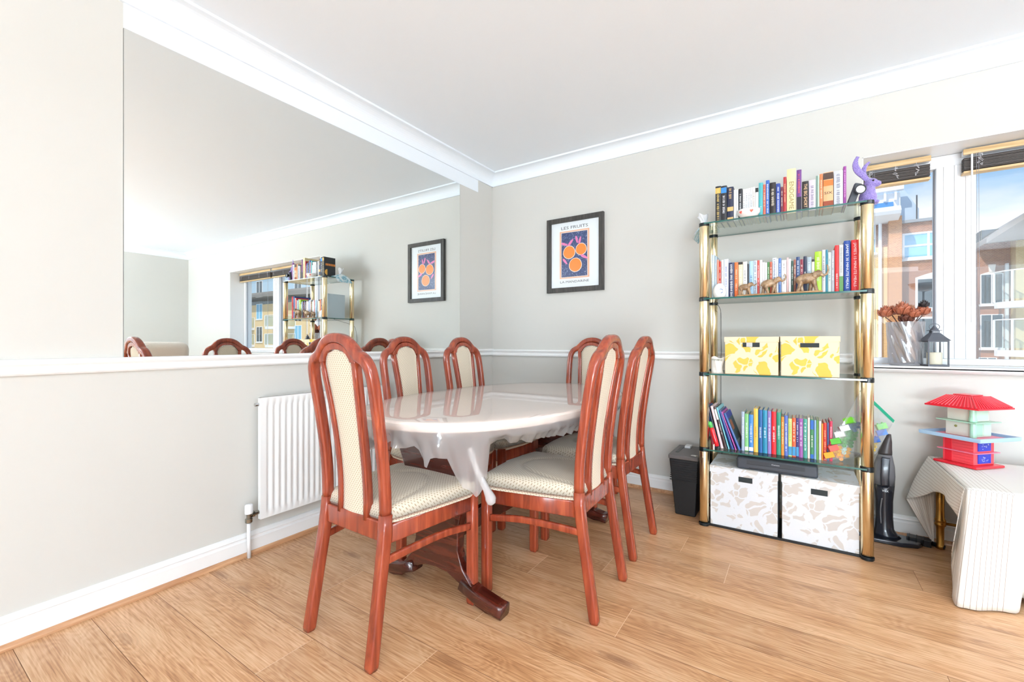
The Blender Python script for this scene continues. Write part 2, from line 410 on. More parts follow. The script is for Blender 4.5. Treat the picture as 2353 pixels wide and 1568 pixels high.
# window: frame, posts, glazing
FY0, FY1 = .19, .25
wf = MB()
def member(a, b, z0, z1, y0=FY0, y1=FY1): wf.bb((a, y0, z0), (b, y1, z1))
member(WX0 + .005, WX0 + .045, .896, WZ1 - .005); member(WX1 - .045, WX1 - .005, .896, WZ1 - .005)
wf2 = wf
member(WX0 + .045, WX1 - .045, .896, .93); member(WX0 + .045, WX1 - .045, 1.96, WZ1 - .005)
POSTS = [(2.832, 2.985), (3.72, 3.87)]
for a, b in POSTS:
    member(a, b, .93, 1.96, FY0 - .012, FY1 + .012); member(a + .028, a + .036, .93, 1.96, FY0 - .018, FY0); member(b - .04, b - .03, .93, 1.96, FY0 - .018, FY0)
    member((a + b) / 2 - .006, (a + b) / 2 + .006, .93, 1.96, FY0 - .02, FY0)
win = struct(wf.build('window_1', mPVC, bevel=.003))
edges = [WX0 + .045] + [q for p in POSTS for q in p] + [WX1 - .045]
for i in range(0, len(edges), 2):
    a, b = edges[i], edges[i + 1]
    pn = MB(); pn.bb((a, .221, .93), (b, .225, 1.96)); pn.build('pane', mGlass, win)
    gs = MB()
    for (u, v, z0, z1) in ((a, a + .004, .93, 1.96), (b - .005, b, .93, 1.96)): gs.bb((u, .212, z0), (v, .2205, z1))
    gs.build('gasket', M('grey gasket', (150, 154, 162), .6), win)
def cove(name, path_axis, lo, hi, side):
    pts = []
    for k in range(9):
        a = PI / 2 * k / 8
        pts.append((.012 + .072 * (1 - math.cos(a)) if 0 else .085 - .068 * math.cos(a), 2.362 + .068 * math.sin(a)) if 0 else (.012 + .07 * (1 - math.sin(PI / 2 - a)), 2.365 + .062 * math.sin(a)))
    prof = [(0, 2.35), (.012, 2.35), (.012, 2.362)] + pts[1:] + [(.095, 2.428), (.095, RZ), (0, RZ)]
    mb = MB()
    if path_axis == 1:
        mb.prism([((u if side > 0 else -u) + (0 if side > 0 else RX), z) for u, z in prof], 1, lo, hi)
    else:
        mb.prism([((-u if side > 0 else u) + (0 if side > 0 else RY), z) for u, z in prof], 0, lo, hi)
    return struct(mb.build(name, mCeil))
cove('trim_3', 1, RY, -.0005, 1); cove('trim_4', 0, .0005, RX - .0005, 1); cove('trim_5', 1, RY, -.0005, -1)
def rail_prof(): return [(0, .905), (.012, .905), (.018, .912), (.018, .920), (.011, .926), (.011, .934), (.020, .942), (.024, .950), (.021, .957), (.012, .960), (0, .960)]
struct(MB().prism([(u, z) for u, z in rail_prof()], 1, RY, -.0005).build('trim_6', mWhite))
struct(MB().prism([(-u, z - .003) for u, z in rail_prof()], 0, .0005, WX0 - .045).build('trim_7', mWhite))
base = [(0, .0), (.018, .0), (.018, .072), (.013, .078), (.013, .084), (.017, .089), (.014, .096), (.006, .105), (0, .107)]
struct(MB().prism(base, 1, RY, -.0005).build('baseboard_left', mWhite))
struct(MB().prism([(-u, z) for u, z in base], 0, .0005, RX - .0005).build('baseboard_back', mWhite))
bead = [(.0181, .0005), (.034, .0005), (.033, .008), (.029, .015), (.022, .019), (.0181, .0195)]
struct(MB().prism(bead, 1, RY, -.035).build('trim_8', mBead))
struct(MB().prism([(-u, z) for u, z in bead], 0, .035, RX - .03).build('trim_9', mBead))
struct(MB().prism([(-u + RX, z) for u, z in base], 1, RY, -.0005).build('baseboard_right', mWhite))
# thin strip whiter than the wall, over the mirror
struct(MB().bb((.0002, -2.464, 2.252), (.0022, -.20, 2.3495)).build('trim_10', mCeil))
# glazed patio doors behind the camera and the side window
dr = MB()
for i in range(5): dr.bb((1.0 + i * 1.15 - .03 + (.03 if i == 0 else 0) - (.03 if i == 4 else 0), RY - .1, 0.02), (1.0 + i * 1.15 + .03, RY - .05, 2.27))
dr.bb((1, RY - .1, 2.2), (5.6, RY - .05, 2.27)); dr.bb((1, RY - .1, 0.0), (5.6, RY - .05, .07))
d1 = struct(dr.build('door_1', mPVC)); MB().bb((1.02, RY - .08, .07), (5.58, RY - .076, 2.2)).build('pane', mGlass, d1)
dr = MB(); dr.bb((RX + .05, sy0, sz0), (RX + .1, sy0 + .06, sz1)); dr.bb((RX + .05, sy1 - .06, sz0), (RX + .1, sy1, sz1)); dr.bb((RX + .05, sy0, sz0), (RX + .1, sy1, sz0 + .06)); dr.bb((RX + .05, sy0, sz1 - .06), (RX + .1, sy1, sz1)); dr.bb((RX + .05, -4.33, sz0), (RX + .1, -4.27, sz1))
d2 = struct(dr.build('window_2', mPVC)); MB().bb((RX + .07, sy0 + .06, sz0 + .06), (RX + .074, sy1 - .06, sz1 - .06)).build('pane', mGlass, d2)

# ------------------------------------------------------------------ wall mirror
mt = thing('wall_mirror', 'large frameless mirror on the left wall above the white dado rail', 'mirror', (0, -1.4515, .9605))
MB().bb((.0025, -1.0125, 0), (.0075, 1.0125, 1.288)).build('mirror_pane', [mMirror], mt)
MB().bb((.0005, -1.0135, 0.0), (.0024, 1.0135, 1.289)).build('backing', M('mirror backing grey', (120, 120, 118), .6), mt)
# ------------------------------------------------------------------ dining chairs
def yb(z):
    """side profile of the rear posts: foot back, forward at the seat, leaning back above it"""
    return interp_s(z, [(0, 0), (.2, .032), (.40, .062), (.5, .066), (.62, .058), (.78, .036), (.92, .012), (1.06, -.012)])
def interp_s(x, tab):
    P = crom([(a, b, 0) for a, b in tab], 6)
    return interp(x, [(p.x, p.y) for p in P])
def make_chair(name, label):
    t = thing(name, label, 'chair', group='high-backed dining chairs')
    for s in (-1, 1):           # rear legs
        mb = MB(); path = [(s * (.170 - .012 * z / .46), yb(z) , z) for z in [0, .012, .06, .12, .18, .24, .3, .36, .41, .46]]
        mb.sweep(path, rrect(.036, .036, .008), (0, 1, 0), scales=[.86, 1, 1, 1, 1, 1, 1.02, 1.04, 1.04, 1.0])
        mb.build('leg', mRed, t, smooth=True)
        mb = MB(); mb.sweep([(s * .203, .452, z) for z in (0, .008, .1, .2, .3, .437)], rrect(.037, .037, .007), (0, 1, 0), scales=[.88, 1, 1, 1, 1, 1])
        mb.build('leg', mRed, t, smooth=True)
    # back frame: posts and humped crest in one piece
    half = [(.158, .4601), (.157, .6), (.158, .75), (.160, .86), (.159, .905), (.153, .935), (.139, .957), (.121, .969), (.105, .977), (.091, .990), (.076, 1.006), (.056, 1.021), (.030, 1.031), (0, 1.034)]
    L = crom([(-x, 0, z) for x, z in half], 5); R_ = [Vector((-p.x, 0, p.z)) for p in L[::-1][1:]]
    P = [Vector((p.x, yb(p.z), p.z)) for p in L + R_]
    scl = []
    for p in P: scl.append(1.0 + .10 * math.exp(-((abs(p.x) - .115) / .025) ** 2) * (p.z > .9))
    MB().sweep(P, rrect(.033, .037, .011), (0, 1, 0), scales=scl).build('back_frame', mRed, t, smooth=True)
    # inner crest
    outer = [(.099, .950), (.098, .962), (.086, .976), (.069, .992), (.050, 1.006), (.026, 1.0145), (.008, 1.0172)]
    inner = [(.070, .953), (.067, .964), (.056, .979), (.040, .989), (.020, .994), (0, .995)]
    op = [(-x, z) for x, z in outer] + [(x, z) for x, z in outer[::-1]]; ip = [(-x, z) for x, z in inner[:-1]] + [(x, z) for x, z in inner[::-1]]
    mb = MB(); n = len(op); vs = []
    for dy in (-.014, .017):
        for (x, z) in op + ip: vs.append((x, yb(z) + dy, z))
    n2 = len(ip); m_ = n + n2; fs = []
    k = min(n, n2)
    # strip between outer and inner
    def idx_i(i): return n + min(int(round(i * (n2 - 1) / (n - 1))), n2 - 1)
    for i in range(n - 1):
        a, b_ = idx_i(i), idx_i(i + 1)
        q = (i, i + 1, b_, a) if a != b_ else (i, i + 1, a)
        fs.append(q); fs.append(tuple(m_ + j for j in q[::-1]))
        fs.append((i + 1, i, m_ + i, m_ + i + 1))
        if a != b_: fs.append((a, b_, m_ + b_, m_ + a))
    fs.append((0, n, m_ + n, m_)); fs.append((n - 1, n + n2 - 1, m_ + n + n2 - 1, m_ + n - 1))
    mb.add(vs, fs); mb.build('inner_crest', mRed, t, bevel=.003)
    sx = [(.42, .071), (.5, .069), (.6, .068), (.72, .0705), (.83, .077), (.92, .084), (.955, .0865)]
    for s in (-1, 1):
        MB().sweep([(s * interp_s(z, sx), yb(z) + .001, z) for z in [.425, .48, .54, .6, .66, .72, .78, .84, .9, .954]], rrect(.023, .029, .006), (0, 1, 0)).build('back_slat', mRed, t, smooth=True)
    # upholstered back panel
    mb = MB(); uv = []
    def hw(z):
        if z <= .955: return interp_s(z, sx) - .012
        for (x1, z1), (x2, z2) in zip(inner, inner[1:]):
            if z <= z2: return max(x1 + (x2 - x1) * (z - z1) / (z2 - z1) - .0005, .002)
        return .002
    zz = [.43 + (.995 - .43) * k / 44 for k in range(45)]
    for side in (-1, 1):
        vs = []
        for z in zz:
            for j in range(9):
                u = -1 + j / 4; x = u * hw(z)
                vs.append((x, yb(z) + .001 + side * (.006 + .005 * (1 - u * u)), z)); uv.append((x, z))
        mb.add(vs, [(i * 9 + j, i * 9 + j + 1, (i + 1) * 9 + j + 1, (i + 1) * 9 + j) for i in range(44) for j in range(8)])
    nn = 45 * 9
    mb.add([], [])
    for i in range(44):
        for j in (0, 8):
            mb.f.append((i * 9 + j, (i + 1) * 9 + j, nn + (i + 1) * 9 + j, nn + i * 9 + j)); mb.mi.append(0)
    mb.build('back_panel', mFab, t, smooth=True, uv=uv)
    # lower back rail, aprons, stretchers
    MB().box((0, .064, .405), (.288, .024, .066)).build('back_rail', mRed, t, bevel=.005)
    for s in (-1, 1):
        MB().sweep([(s * .160, .08, .396), (s * .180, .26, .396), (s * .199, .434, .396)], rrect(.024, .062, .006), (0, 0, 1)).build('side_rail', mRed, t, smooth=True)
        pp = crom([(s * .166, .045, .315), (s * .180, .17, .322), (s * .192, .30, .322), (s * .203, .436, .305)], 6)
        MB().sweep(pp, rrect(.017, .027, .006), (0, 0, 1)).build('stretcher', mRed, t, smooth=True)
    MB().sweep(crom([(-.185, .452, .396), (-.09, .46, .396), (0, .463, .396), (.09, .46, .396), (.185, .452, .396)], 4), rrect(.024, .062, .006), (0, 0, 1)).build('front_rail', mRed, t, smooth=True)
    # seat cushion
    mb = MB(); uv = []; NU, NV = 40, 44
    def plan(a, b):                       # a in [-1,1] across, b in [0,1] from rear to front
        # square to rounded plan
        r = 1.0
        y = .062 + b * .436
        hwid = .168 + (.236 - .168) * min(b * 1.15, 1) ** .8
        bb_ = max(0, (b - .80) / .20); hwid *= math.sqrt(max(0, 1 - .30 * bb_ ** 2.6))
        rb = max(0, (.10 - b) / .10); hwid *= math.sqrt(max(0, 1 - .12 * rb ** 2))
        y -= .022 * a * a * b
        return Vector((a * hwid, y, 0))
    vs = []
    for i in range(NU + 1):
        for j in range(NV + 1):
            a = -1 + 2 * i / NU; b = j / NV
            p = plan(a, b)
            ed = min(1 - abs(a), min(b * 1.4, (1 - b)) * 1.6)
            rim = 1 - (1 - min(ed / .20, 1)) ** 2.6
            h = .030 + .030 * rim + .012 * (1 - a * a) * math.sin(PI * min(b, 1))
            rr = math.sqrt((p.x / .150) ** 2 + (max(p.y - .10, 0) / .285) ** 2)
            h -= .0075 * math.exp(-((rr - 1) / .05) ** 2) * (1 if p.y > .1 else .6)
            h -= .006 * max(0, 1 - rr) ** .5
            p.z = .4275 + h * 1.0 if ed > .0001 else .4275 + .018
            vs.append(p); uv.append((p.x, p.y + p.z * .6))
    s_ = NV + 1
    mb.add(vs, [(i * s_ + j, (i + 1) * s_ + j, (i + 1) * s_ + j + 1, i * s_ + j + 1) for i in range(NU) for j in range(NV)])
    # underside skirt
    ring = [i * s_ for i in range(NU + 1)] + [NU * s_ + j for j in range(1, NV + 1)] + [i * s_ + NV for i in range(NU - 1, -1, -1)] + [j for j in range(NV - 1, 0, -1)]
    cen = Vector((0, .28, 0)); b0 = len(mb.v); low = []
    for q in ring:
        p = Vector(mb.v[q]); d = p - cen; d.z = 0; p2 = cen + d * .955; p2.z = .4275
        low.append(p2); uv.append((p.x + (p.x - cen.x) * .05, p.y + .4275 * .6))
    mb.v += [tuple(p) for p in low]; nr = len(ring)
    for k in range(nr): mb.f.append((ring[k], ring[(k + 1) % nr], b0 + (k + 1) % nr, b0 + k)); mb.mi.append(0)
    mb.f.append(tuple(b0 + k for k in range(nr))[::-1]); mb.mi.append(0)
    mb.build('seat_cushion', mFab, t, smooth=True, uv=uv)
    return t
# local frame: rear feet on y=0, the chair faces +y
chair = make_chair('dining_chair', 'cherry wood dining chair nearest the camera, its back to us at the table end')
GC = 'high-backed dining chairs'
chair.location = (.935, -2.165, 0); chair.rotation_euler = (0, 0, math.radians(-1))
copy_tree(chair, (1.590, -1.402, 0), math.radians(92), 'cherry wood dining chair right of the table, the nearer one, whole seat in view', GC)
copy_tree(chair, (1.567, -.872, 0), math.radians(90), 'cherry wood dining chair right of the table, the farther one, nearest the bookshelf', GC)
copy_tree(chair, (.375, -1.352, 0), math.radians(-90), 'cherry wood dining chair on the mirror side of the table, in front of the radiator', GC)
copy_tree(chair, (.405, -.895, 0), math.radians(-90), 'cherry wood dining chair on the mirror side of the table, closer to the room corner', GC)
copy_tree(chair, (1.010, -.215, 0), math.radians(180), 'cherry wood dining chair at the far table end, its back near the picture wall', GC)

# ------------------------------------------------------------------ dining table
TC = Vector((.985, -1.205, 0)); TA, TB, TE = .475, .80, 2.35      # half width (x), half length (y), superellipse exponent
def rim(th, off=0.0):
    c, s = math.cos(th), math.sin(th)
    r = ((abs(c) / (TA + off)) ** TE + (abs(s) / (TB + off)) ** TE) ** (-1 / TE)
    return Vector((TC.x + r * c, TC.y + r * s, 0))
NR = 120
tb = thing('dining_table', 'oval mahogany pedestal dining table covered with a pale cloth', 'table', (TC.x, TC.y, 0))
O = Vector((-TC.x, -TC.y, 0))
mb = MB(); mb.prism([tuple((rim(2 * PI * k / NR, -.006) + O)[:2]) for k in range(NR)], 2, .714, .742); mb.build('table_top', mDarkW, tb, bevel=.004)
mb = MB(); mb.prism([tuple((rim(2 * PI * k / NR, -.10) + O)[:2]) for k in range(NR)], 2, .672, .7138); mb.build('apron', mDarkW, tb)
for sy in (-.52, .51):
    mb = MB()
    prof = [(-.30, 0), (-.285, .03), (-.255, .045), (-.19, .075), (-.14, .13), (-.115, .2), (-.12, .30), (-.15, .42), (-.20, .53), (-.235, .60), (-.24, .672),
            (.24, .672), (.235, .60), (.20, .53), (.15, .42), (.12, .30), (.115, .2), (.14, .13), (.19, .075), (.255, .045), (.285, .03), (.30, 0),
            (.25, 0), (.20, .012), (.12, .075), (.06, .10), (0, .105), (-.06, .10), (-.12, .075), (-.20, .012), (-.25, 0)]
    mb.prism([(x - .005, z) for x, z in prof], 1, sy - .022, sy + .022); mb.build('pedestal', mDarkW, tb, bevel=.006)
    for s in (-1, 1):
        mb = MB()
        mb.sweep([(s * .13 - .005, sy, .075), (s * .20 - .005, sy, .048), (s * .30 - .005, sy, .026), (s * .325 - .005, sy, .024)], rrect(.062, .048, .01), (0, 0, 1))
        mb.build('foot', mDarkW, tb, smooth=True)
MB().box((-.005, -.005, .22), (.03, .98, .09)).build('trestle_rail', mDarkW, tb, bevel=.006)
# cloth
mCloth = M('pale pink-beige cloth', (246, 229, 218), .75, sheen=.2, bump=(90, .15))
mb = MB(); cloth_top = .7465
def cl(i, j):
    th = 2 * PI * i; lv = [(0.0, 0), (.35, 0), (.7, 0), (.93, 0), (.985, -.001), (1.0, -.006), (1.008, -.014), (1.006, -.028), (.998, -.036)]
    k = int(round(j * (len(lv) - 1))); f, dz = lv[k]
    p = rim(th, .002); q = TC + (p - TC) * f
    return (q.x, q.y, cloth_top + dz)
mb.grid(cl, NR, 8, wrap=True)
cloth = mb.build('tablecloth', mCloth, smooth=True); tag(cloth, 'pale pink-beige cloth lying over the oval dining table', 'tablecloth')
# clear plastic cover with frill and hanging folds
mPl = glassy('clear vinyl', (.97, .955, .95), rough=.08, ior=1.5, whiten=.42, boost=.03)
mPlTop = glassy('clear vinyl top', (.985, .975, .97), rough=.025, ior=1.52, boost=.06)
mb = MB()
top = [tuple(rim(2 * PI * k / NR, .004) - (rim(2 * PI * k / NR, .004) - TC) * .0 + Vector((0, 0, .7492))) for k in range(NR)]
sc_top = []
for f in (0.0, .4, .8, .96, 1.0):
    for k in range(NR):
        p = rim(2 * PI * k / NR, .005); q = TC + (p - TC) * max(f, .001); sc_top.append((q.x, q.y, .7486 if f < 1 else .744))
nf = 5
mb.add(sc_top, [(a * NR + k, a * NR + (k + 1) % NR, (a + 1) * NR + (k + 1) % NR, (a + 1) * NR + k) for a in range(nf - 1) for k in range(NR)])
mb.cur = 1
HEM = [(600, .06), (800, .10), (840, .085), (878, .058), (895, .035), (911, .052), (928, .060), (944, .050), (948, .055), (958, .095), (986, .115), (988, .085), (1025, .080), (1027, .10), (1040, .155), (1060, .19), (1095, .215), (1105, .20), (1117, .17), (1122, .045), (1160, .04), (1190, .055), (1230, .06), (1260, .055), (1290, .06), (1400, .07)]
NS = 480; NVr = 9
rows = []
random.seed(3)
ph = [random.uniform(0, 6) for _ in range(6)]
for k in range(NS):
    th = 2 * PI * k / NS; p = rim(th, .004); px = pj((p.x, p.y, .73))[0]
    near = (p.y < TC.y + .2 and p.x > TC.x - .15) or p.y < -1.8
    Lh = interp(px, HEM) if near else .055 + .012 * math.sin(5 * th)
    longd = near and 850 < px < 1120
    n_ = (rim(th, .02) - rim(th, -.02)); n_.z = 0; n_.normalize()
    row = []
    for j in range(NVr + 1):
        v = j / NVr
        if longd:
            amp = .016 * max(0, (v - .12) / .88) ** .7
            off = .008 - .018 * v + 1.2 * amp * math.sin(34 * th + ph[0] + v) + .6 * amp * math.sin(83 * th + ph[1] - 2 * v)
        else:
            w6 = max(0, (v - .3) / .7); off = .008 - .052 * w6 + .015 * w6 ** .6 * math.sin(60 * th + ph[2] + 1.5 * v) + .009 * w6 ** .5 * math.sin(131 * th + ph[3] + 2 * v)
        z = .742 - .006 - .030 * min(1, v * 4) - (Lh) * v
        q = p + n_ * off
        row.append((q.x, q.y, z + .004 * math.sin(47 * th + ph[4] + 3 * v) * v))
    rows += row
s_ = NVr + 1
mb.add(rows, [(k * s_ + j, ((k + 1) % NS) * s_ + j, ((k + 1) % NS) * s_ + j + 1, k * s_ + j + 1) for k in range(NS) for j in range(NVr)])
cover = mb.build('plastic_table_cover', [mPlTop, mPl], smooth=True)
tag(cover, 'clear plastic cover over the table, gathered under the rim, hanging at the near end', 'table cover')
# twisted tail of the cover hanging between the two near chairs
A = onx(1082, 1040, 1.262); B_ = onz(1102, 1095, .475); C_ = onx(1118, 1130, 1.27); D_ = onx(1129, 1160, 1.278)
A = Vector((1.225, -1.875, .60)); 
def along(px, py, ref):               # point on the pixel ray nearest to a reference point in the room
    d = ray(px, py).normalized(); return CAM + d * (Vector(ref) - CAM).dot(d)
ref = (1.275, -1.90, .5)
path = crom([along(1078, 1030, ref), along(1090, 1068, ref), along(1104, 1098, ref), along(1117, 1125, ref), along(1126, 1145, ref), along(1129, 1162, ref)], 6)
mb = MB(); mb.sweep(path, [(.013 * math.cos(2 * PI * k / 10) * (1 + .3 * (k % 2)), .009 * math.sin(2 * PI * k / 10) * (1 + .3 * (k % 2))) for k in range(10)], (0, 1, 0), scales=[interp(i / (len(path) - 1), [(0, .7), (.4, .8), (.6, .9), (.82, 1.35), (.94, 1.0), (1, .25)]) for i in range(len(path))])
mb.build('twisted_corner', glassy('milky vinyl', (.97, .97, .98), rough=.15, ior=1.5, whiten=.62), cover, smooth=True)

# ------------------------------------------------------------------ radiator on the left wall
rd = thing('radiator', 'white ribbed panel radiator on the left wall behind the chairs', 'radiator', (.0, -1.58, .0))
mb = MB(); y0, y1, z0, z1 = -.395, .395, .172, .752; X0 = .050
NRB = 24
cols_ = []
pts = [(y0, 0)]
step = (y1 - y0 - .05) / NRB
for k in range(NRB):
    a = y0 + .025 + k * step
    for (f, d) in ((0, 0), (.18, 0), (.36, -.010), (.64, -.010), (.82, 0)): pts.append((a + f * step, d))
pts.append((y1, 0))
zs = [(z0, 0), (z0 + .028, 0), (z0 + .045, 1), (z1 - .045, 1), (z1 - .028, 0), (z1, 0)]
vs = [(X0 + .016 + d * w_, y, z) for (y, d) in pts for (z, w_) in zs]
mb.add(vs, [(i * 6 + j, (i + 1) * 6 + j, (i + 1) * 6 + j + 1, i * 6 + j + 1) for i in range(len(pts) - 1) for j in range(5)])
mb.build('front_panel', mWhite, rd, smooth=True)
mb = MB(); mb.bb((X0 - .006, y0, z0), (X0 + .0045, y1, z1)); mb.bb((X0 - .004, y0, z1 - .012), (X0 + .0158, y1, z1)); mb.bb((X0 - .004, y0, z0), (X0 + .0158, y1, z0 + .012))
for yy in (y0, y1 - .006): mb.bb((X0 - .004, yy, z0), (X0 + .0158, yy + .006, z1))
mb.build('casing', mWhite, rd)
mb = MB()
for yy in (-.28, .28): mb.bb((.0005, yy - .02, .25), (X0 - .0062, yy + .02, .66))
mb.build('wall_bracket', mWhite, rd)
mb = MB(); mb.tube([(X0, y0 - .0005, .72), (X0, y0 - .018, .72)], .009); mb.build('bleed_plug', mChrome, rd)
mb = MB(); mb.tube([(X0, y0 - .0005, .205), (X0, y0 - .045, .205)], .010); mb.tube([(X0, y0 - .022, .205), (X0, y0 - .034, .205)], .015, 8)
mb.lathe([(.012, .168), (.016, .172), (.016, .188), (.011, .192), (.011, .212)], (X0, y0 - .045, 0), 12)
mb.build('valve_body', M('nickel', (150, 146, 136), .2, metal=1), rd, smooth=False)
MB().lathe([(.017, .2121), (.018, .216), (.017, .252), (.013, .256), (0, .256)], (X0, y0 - .045, 0), 16).build('valve_cap', mPVC, rd, smooth=True)
MB().tube([(X0, y0 - .045, .168), (X0 - .004, y0 - .043, .08), (X0 - .008, y0 - .04, .0)], .0085).build('pipe', mPVC, rd, smooth=True)

# ------------------------------------------------------------------ framed picture
fp0 = ony(1259, 511, 0); fp1 = ony(1391, 665, 0)
FX0, FX1, FZ0, FZ1 = .549, 1.018, 1.402, 1.976
pc = thing('framed_picture', 'dark-framed fruit poster on the back wall, three oranges on dark blue', 'picture', ((FX0 + FX1) / 2, 0, FZ0))
hw_, hh = (FX1 - FX0) / 2, FZ1 - FZ0; bw = .036
mFrame = wood('charcoal wood frame', (48, 46, 44), (66, 63, 60), (84, 80, 76), .5, 0, (30, 30, 3))
mb = MB(); mb.bb((-hw_, -.028, 0), (hw_, -.001, bw)); mb.bb((-hw_, -.028, hh - bw), (hw_, -.001, hh)); mb.bb((-hw_, -.028, bw), (-hw_ + bw, -.001, hh - bw)); mb.bb((hw_ - bw, -.028, bw), (hw_, -.001, hh - bw))
mb.build('frame', mFrame, pc, bevel=.001)
pr_ = MB().bb((-hw_ + bw, -.012, bw), (hw_ - bw, -.008, hh - bw)).build('poster', M('poster paper', (246, 247, 250), .6), pc)
iw, ih = hw_ - bw, hh - 2 * bw                     # inner half width and height
def fx(u): return -iw + 2 * iw * u                 # u,v in 0..1, v from the top
def fz(v): return bw + ih * (1 - v)
def flat(name, pts, mat, y, th=.0006):
    mb = MB(); mb.prism([(fx(u), fz(v)) for u, v in pts], 1, y - th, y); return mb.build(name, mat, pc)
flat('printed_border', [(.18, .135), (.80, .135), (.80, .862), (.18, .862)], M('peach ink', (244, 178, 140), .6), -.0121)
flat('printed_border', [(.205, .15), (.775, .15), (.775, .848), (.205, .848)], M('light peach ink', (252, 222, 204), .6), -.0128)
mNavy = M('navy crayon', (34, 52, 104), .6); t_, b_, n__, l__ = nodes(mNavy)
l__(ramp(t_, noise(t_, objc(t_, (1, 1, 1)), 120, 4, .7), [(.35, col(24, 38, 84)), (.52, col(44, 66, 124)), (.60, col(80, 100, 150)), (.68, col(196, 204, 222))]), b_.inputs['Base Color'])
flat('night_ground', [(.22, .16), (.76, .165), (.76, .838), (.22, .84)], mNavy, -.0135)
mOr = M('orange crayon', (252, 142, 34), .6, bump=(300, .1)); mPk = M('pink crayon', (240, 128, 186), .6); mWo = M('white crayon outline', (252, 226, 214), .6)
asp = ih / (2 * iw)
def disc(u, v, r, mat, y, nm, wob=0):
    flat(nm, [(u + r * math.cos(2 * PI * k / 28) * (1 + wob * math.sin(3 * 2 * PI * k / 28)), v + r * math.sin(2 * PI * k / 28) / asp) for k in range(28)], mat, y)
for (u, v, r) in ((.385, .465, .118), (.635, .435, .105), (.515, .665, .125)):
    disc(u, v, r + .012, mWo, -.0142, 'orange_outline', .02); disc(u, v, r, mOr, -.0149, 'orange', .02)
def leaf(u, v, L, ang, w_=.3):
    pts = []
    for k in range(14):
        a = 2 * PI * k / 14; x = L / 2 * math.cos(a); y = L / 2 * w_ * math.sin(a) * (1 - .3 * math.cos(a))
        pts.append((u + x * math.cos(ang) - y * math.sin(ang), v + (x * math.sin(ang) + y * math.cos(ang)) / asp))
    flat('leaf', pts, mPk, -.0156)
for a in ((.29, .335, .16, .35), (.42, .315, .16, -.85), (.545, .285, .15, 1.35), (.61, .30, .15, -1.3), (.30, .60, .15, .9), (.70, .555, .17, .5)): leaf(*a)
mInk = M('black ink', (52, 54, 60), .6)
text('lettering', 'LES FRUITS', 1, mInk, pc, (fx(.49), -.0122, fz(.088)), (PI / 2, 0, 0), .0003, maxw=2 * iw * .56, maxh=ih * .045)
text('lettering', 'LA MANDARINE', 1, mInk, pc, (fx(.49), -.0122, fz(.915)), (PI / 2, 0, 0), .0003, maxw=2 * iw * .60, maxh=ih * .034)
MB().bb((-iw, -.0185, bw), (iw, -.0175, hh - bw)).build('glazing', mGlass, pc)

# ------------------------------------------------------------------ sofa seen in the mirror
sf = thing('sofa', 'beige fabric sofa seen in the mirror behind the chair reflections', 'sofa', (4.85, -1.7, 0))
mSofa = M('beige chenille', (206, 192, 176), .9, sheen=.3, bump=(120, .4))
mb = MB(); mb.box((0, 0, .22), (.86, 2.5, .30)); mb.build('base', mSofa, sf, bevel=.04, seg=3)
for k in (-1, 1):
    MB().box((-.30, k * .56, .70), (.24, 1.10, .64), (0, -.10, 0)).build('back_cushion', mSofa, sf, bevel=.09, seg=4)
    MB().box((.10, k * .54, .44), (.62, 1.06, .16)).build('seat_cushion', mSofa, sf, bevel=.05, seg=3)
    MB().box((0, k * 1.20, .42), (.84, .20, .52)).build('armrest', mSofa, sf, bevel=.07, seg=4)
    for j in (-1, 1): MB().box((j * .36, k * 1.1, .035), (.05, .05, .07)).build('foot', mDarkW, sf)
# two uplighters added out of view to brighten the ceiling, one by the right wall beyond the sofa, one behind the photographer
for (LX, LY, LE, LL) in ((5.55, -2.7, 105, 'added unseen white uplighter lamp standing beyond the sofa by the right wall'), (3.7, -5.0, 130, 'added unseen white uplighter lamp standing in front of the patio doors')):
    fl = thing('ceiling_fill_lamp', LL, 'lamp', (LX, LY, 0))
    MB().lathe([(0, 0), (.14, 0), (.14, .012), (.03, .022), (0, .022)], n=28).build('base', mPVC, fl, smooth=False)
    MB().tube([(0, 0, .0221), (0, 0, 1.74)], .012, 12).build('pole', mPVC, fl, smooth=True)
    MB().lathe([(.02, 1.7405), (.09, 1.76), (.15, 1.81), (.17, 1.86), (.164, 1.86), (.145, 1.815), (.09, 1.772), (.0, 1.765)], n=32, cap=False).build('lamp_shade', mPVC, fl, smooth=True)
    l_ = light('AREA', 'uplighter_fill', (LX, LY, 1.85), (PI, 0, 0), LE, (.88, .94, 1), .24, .24)
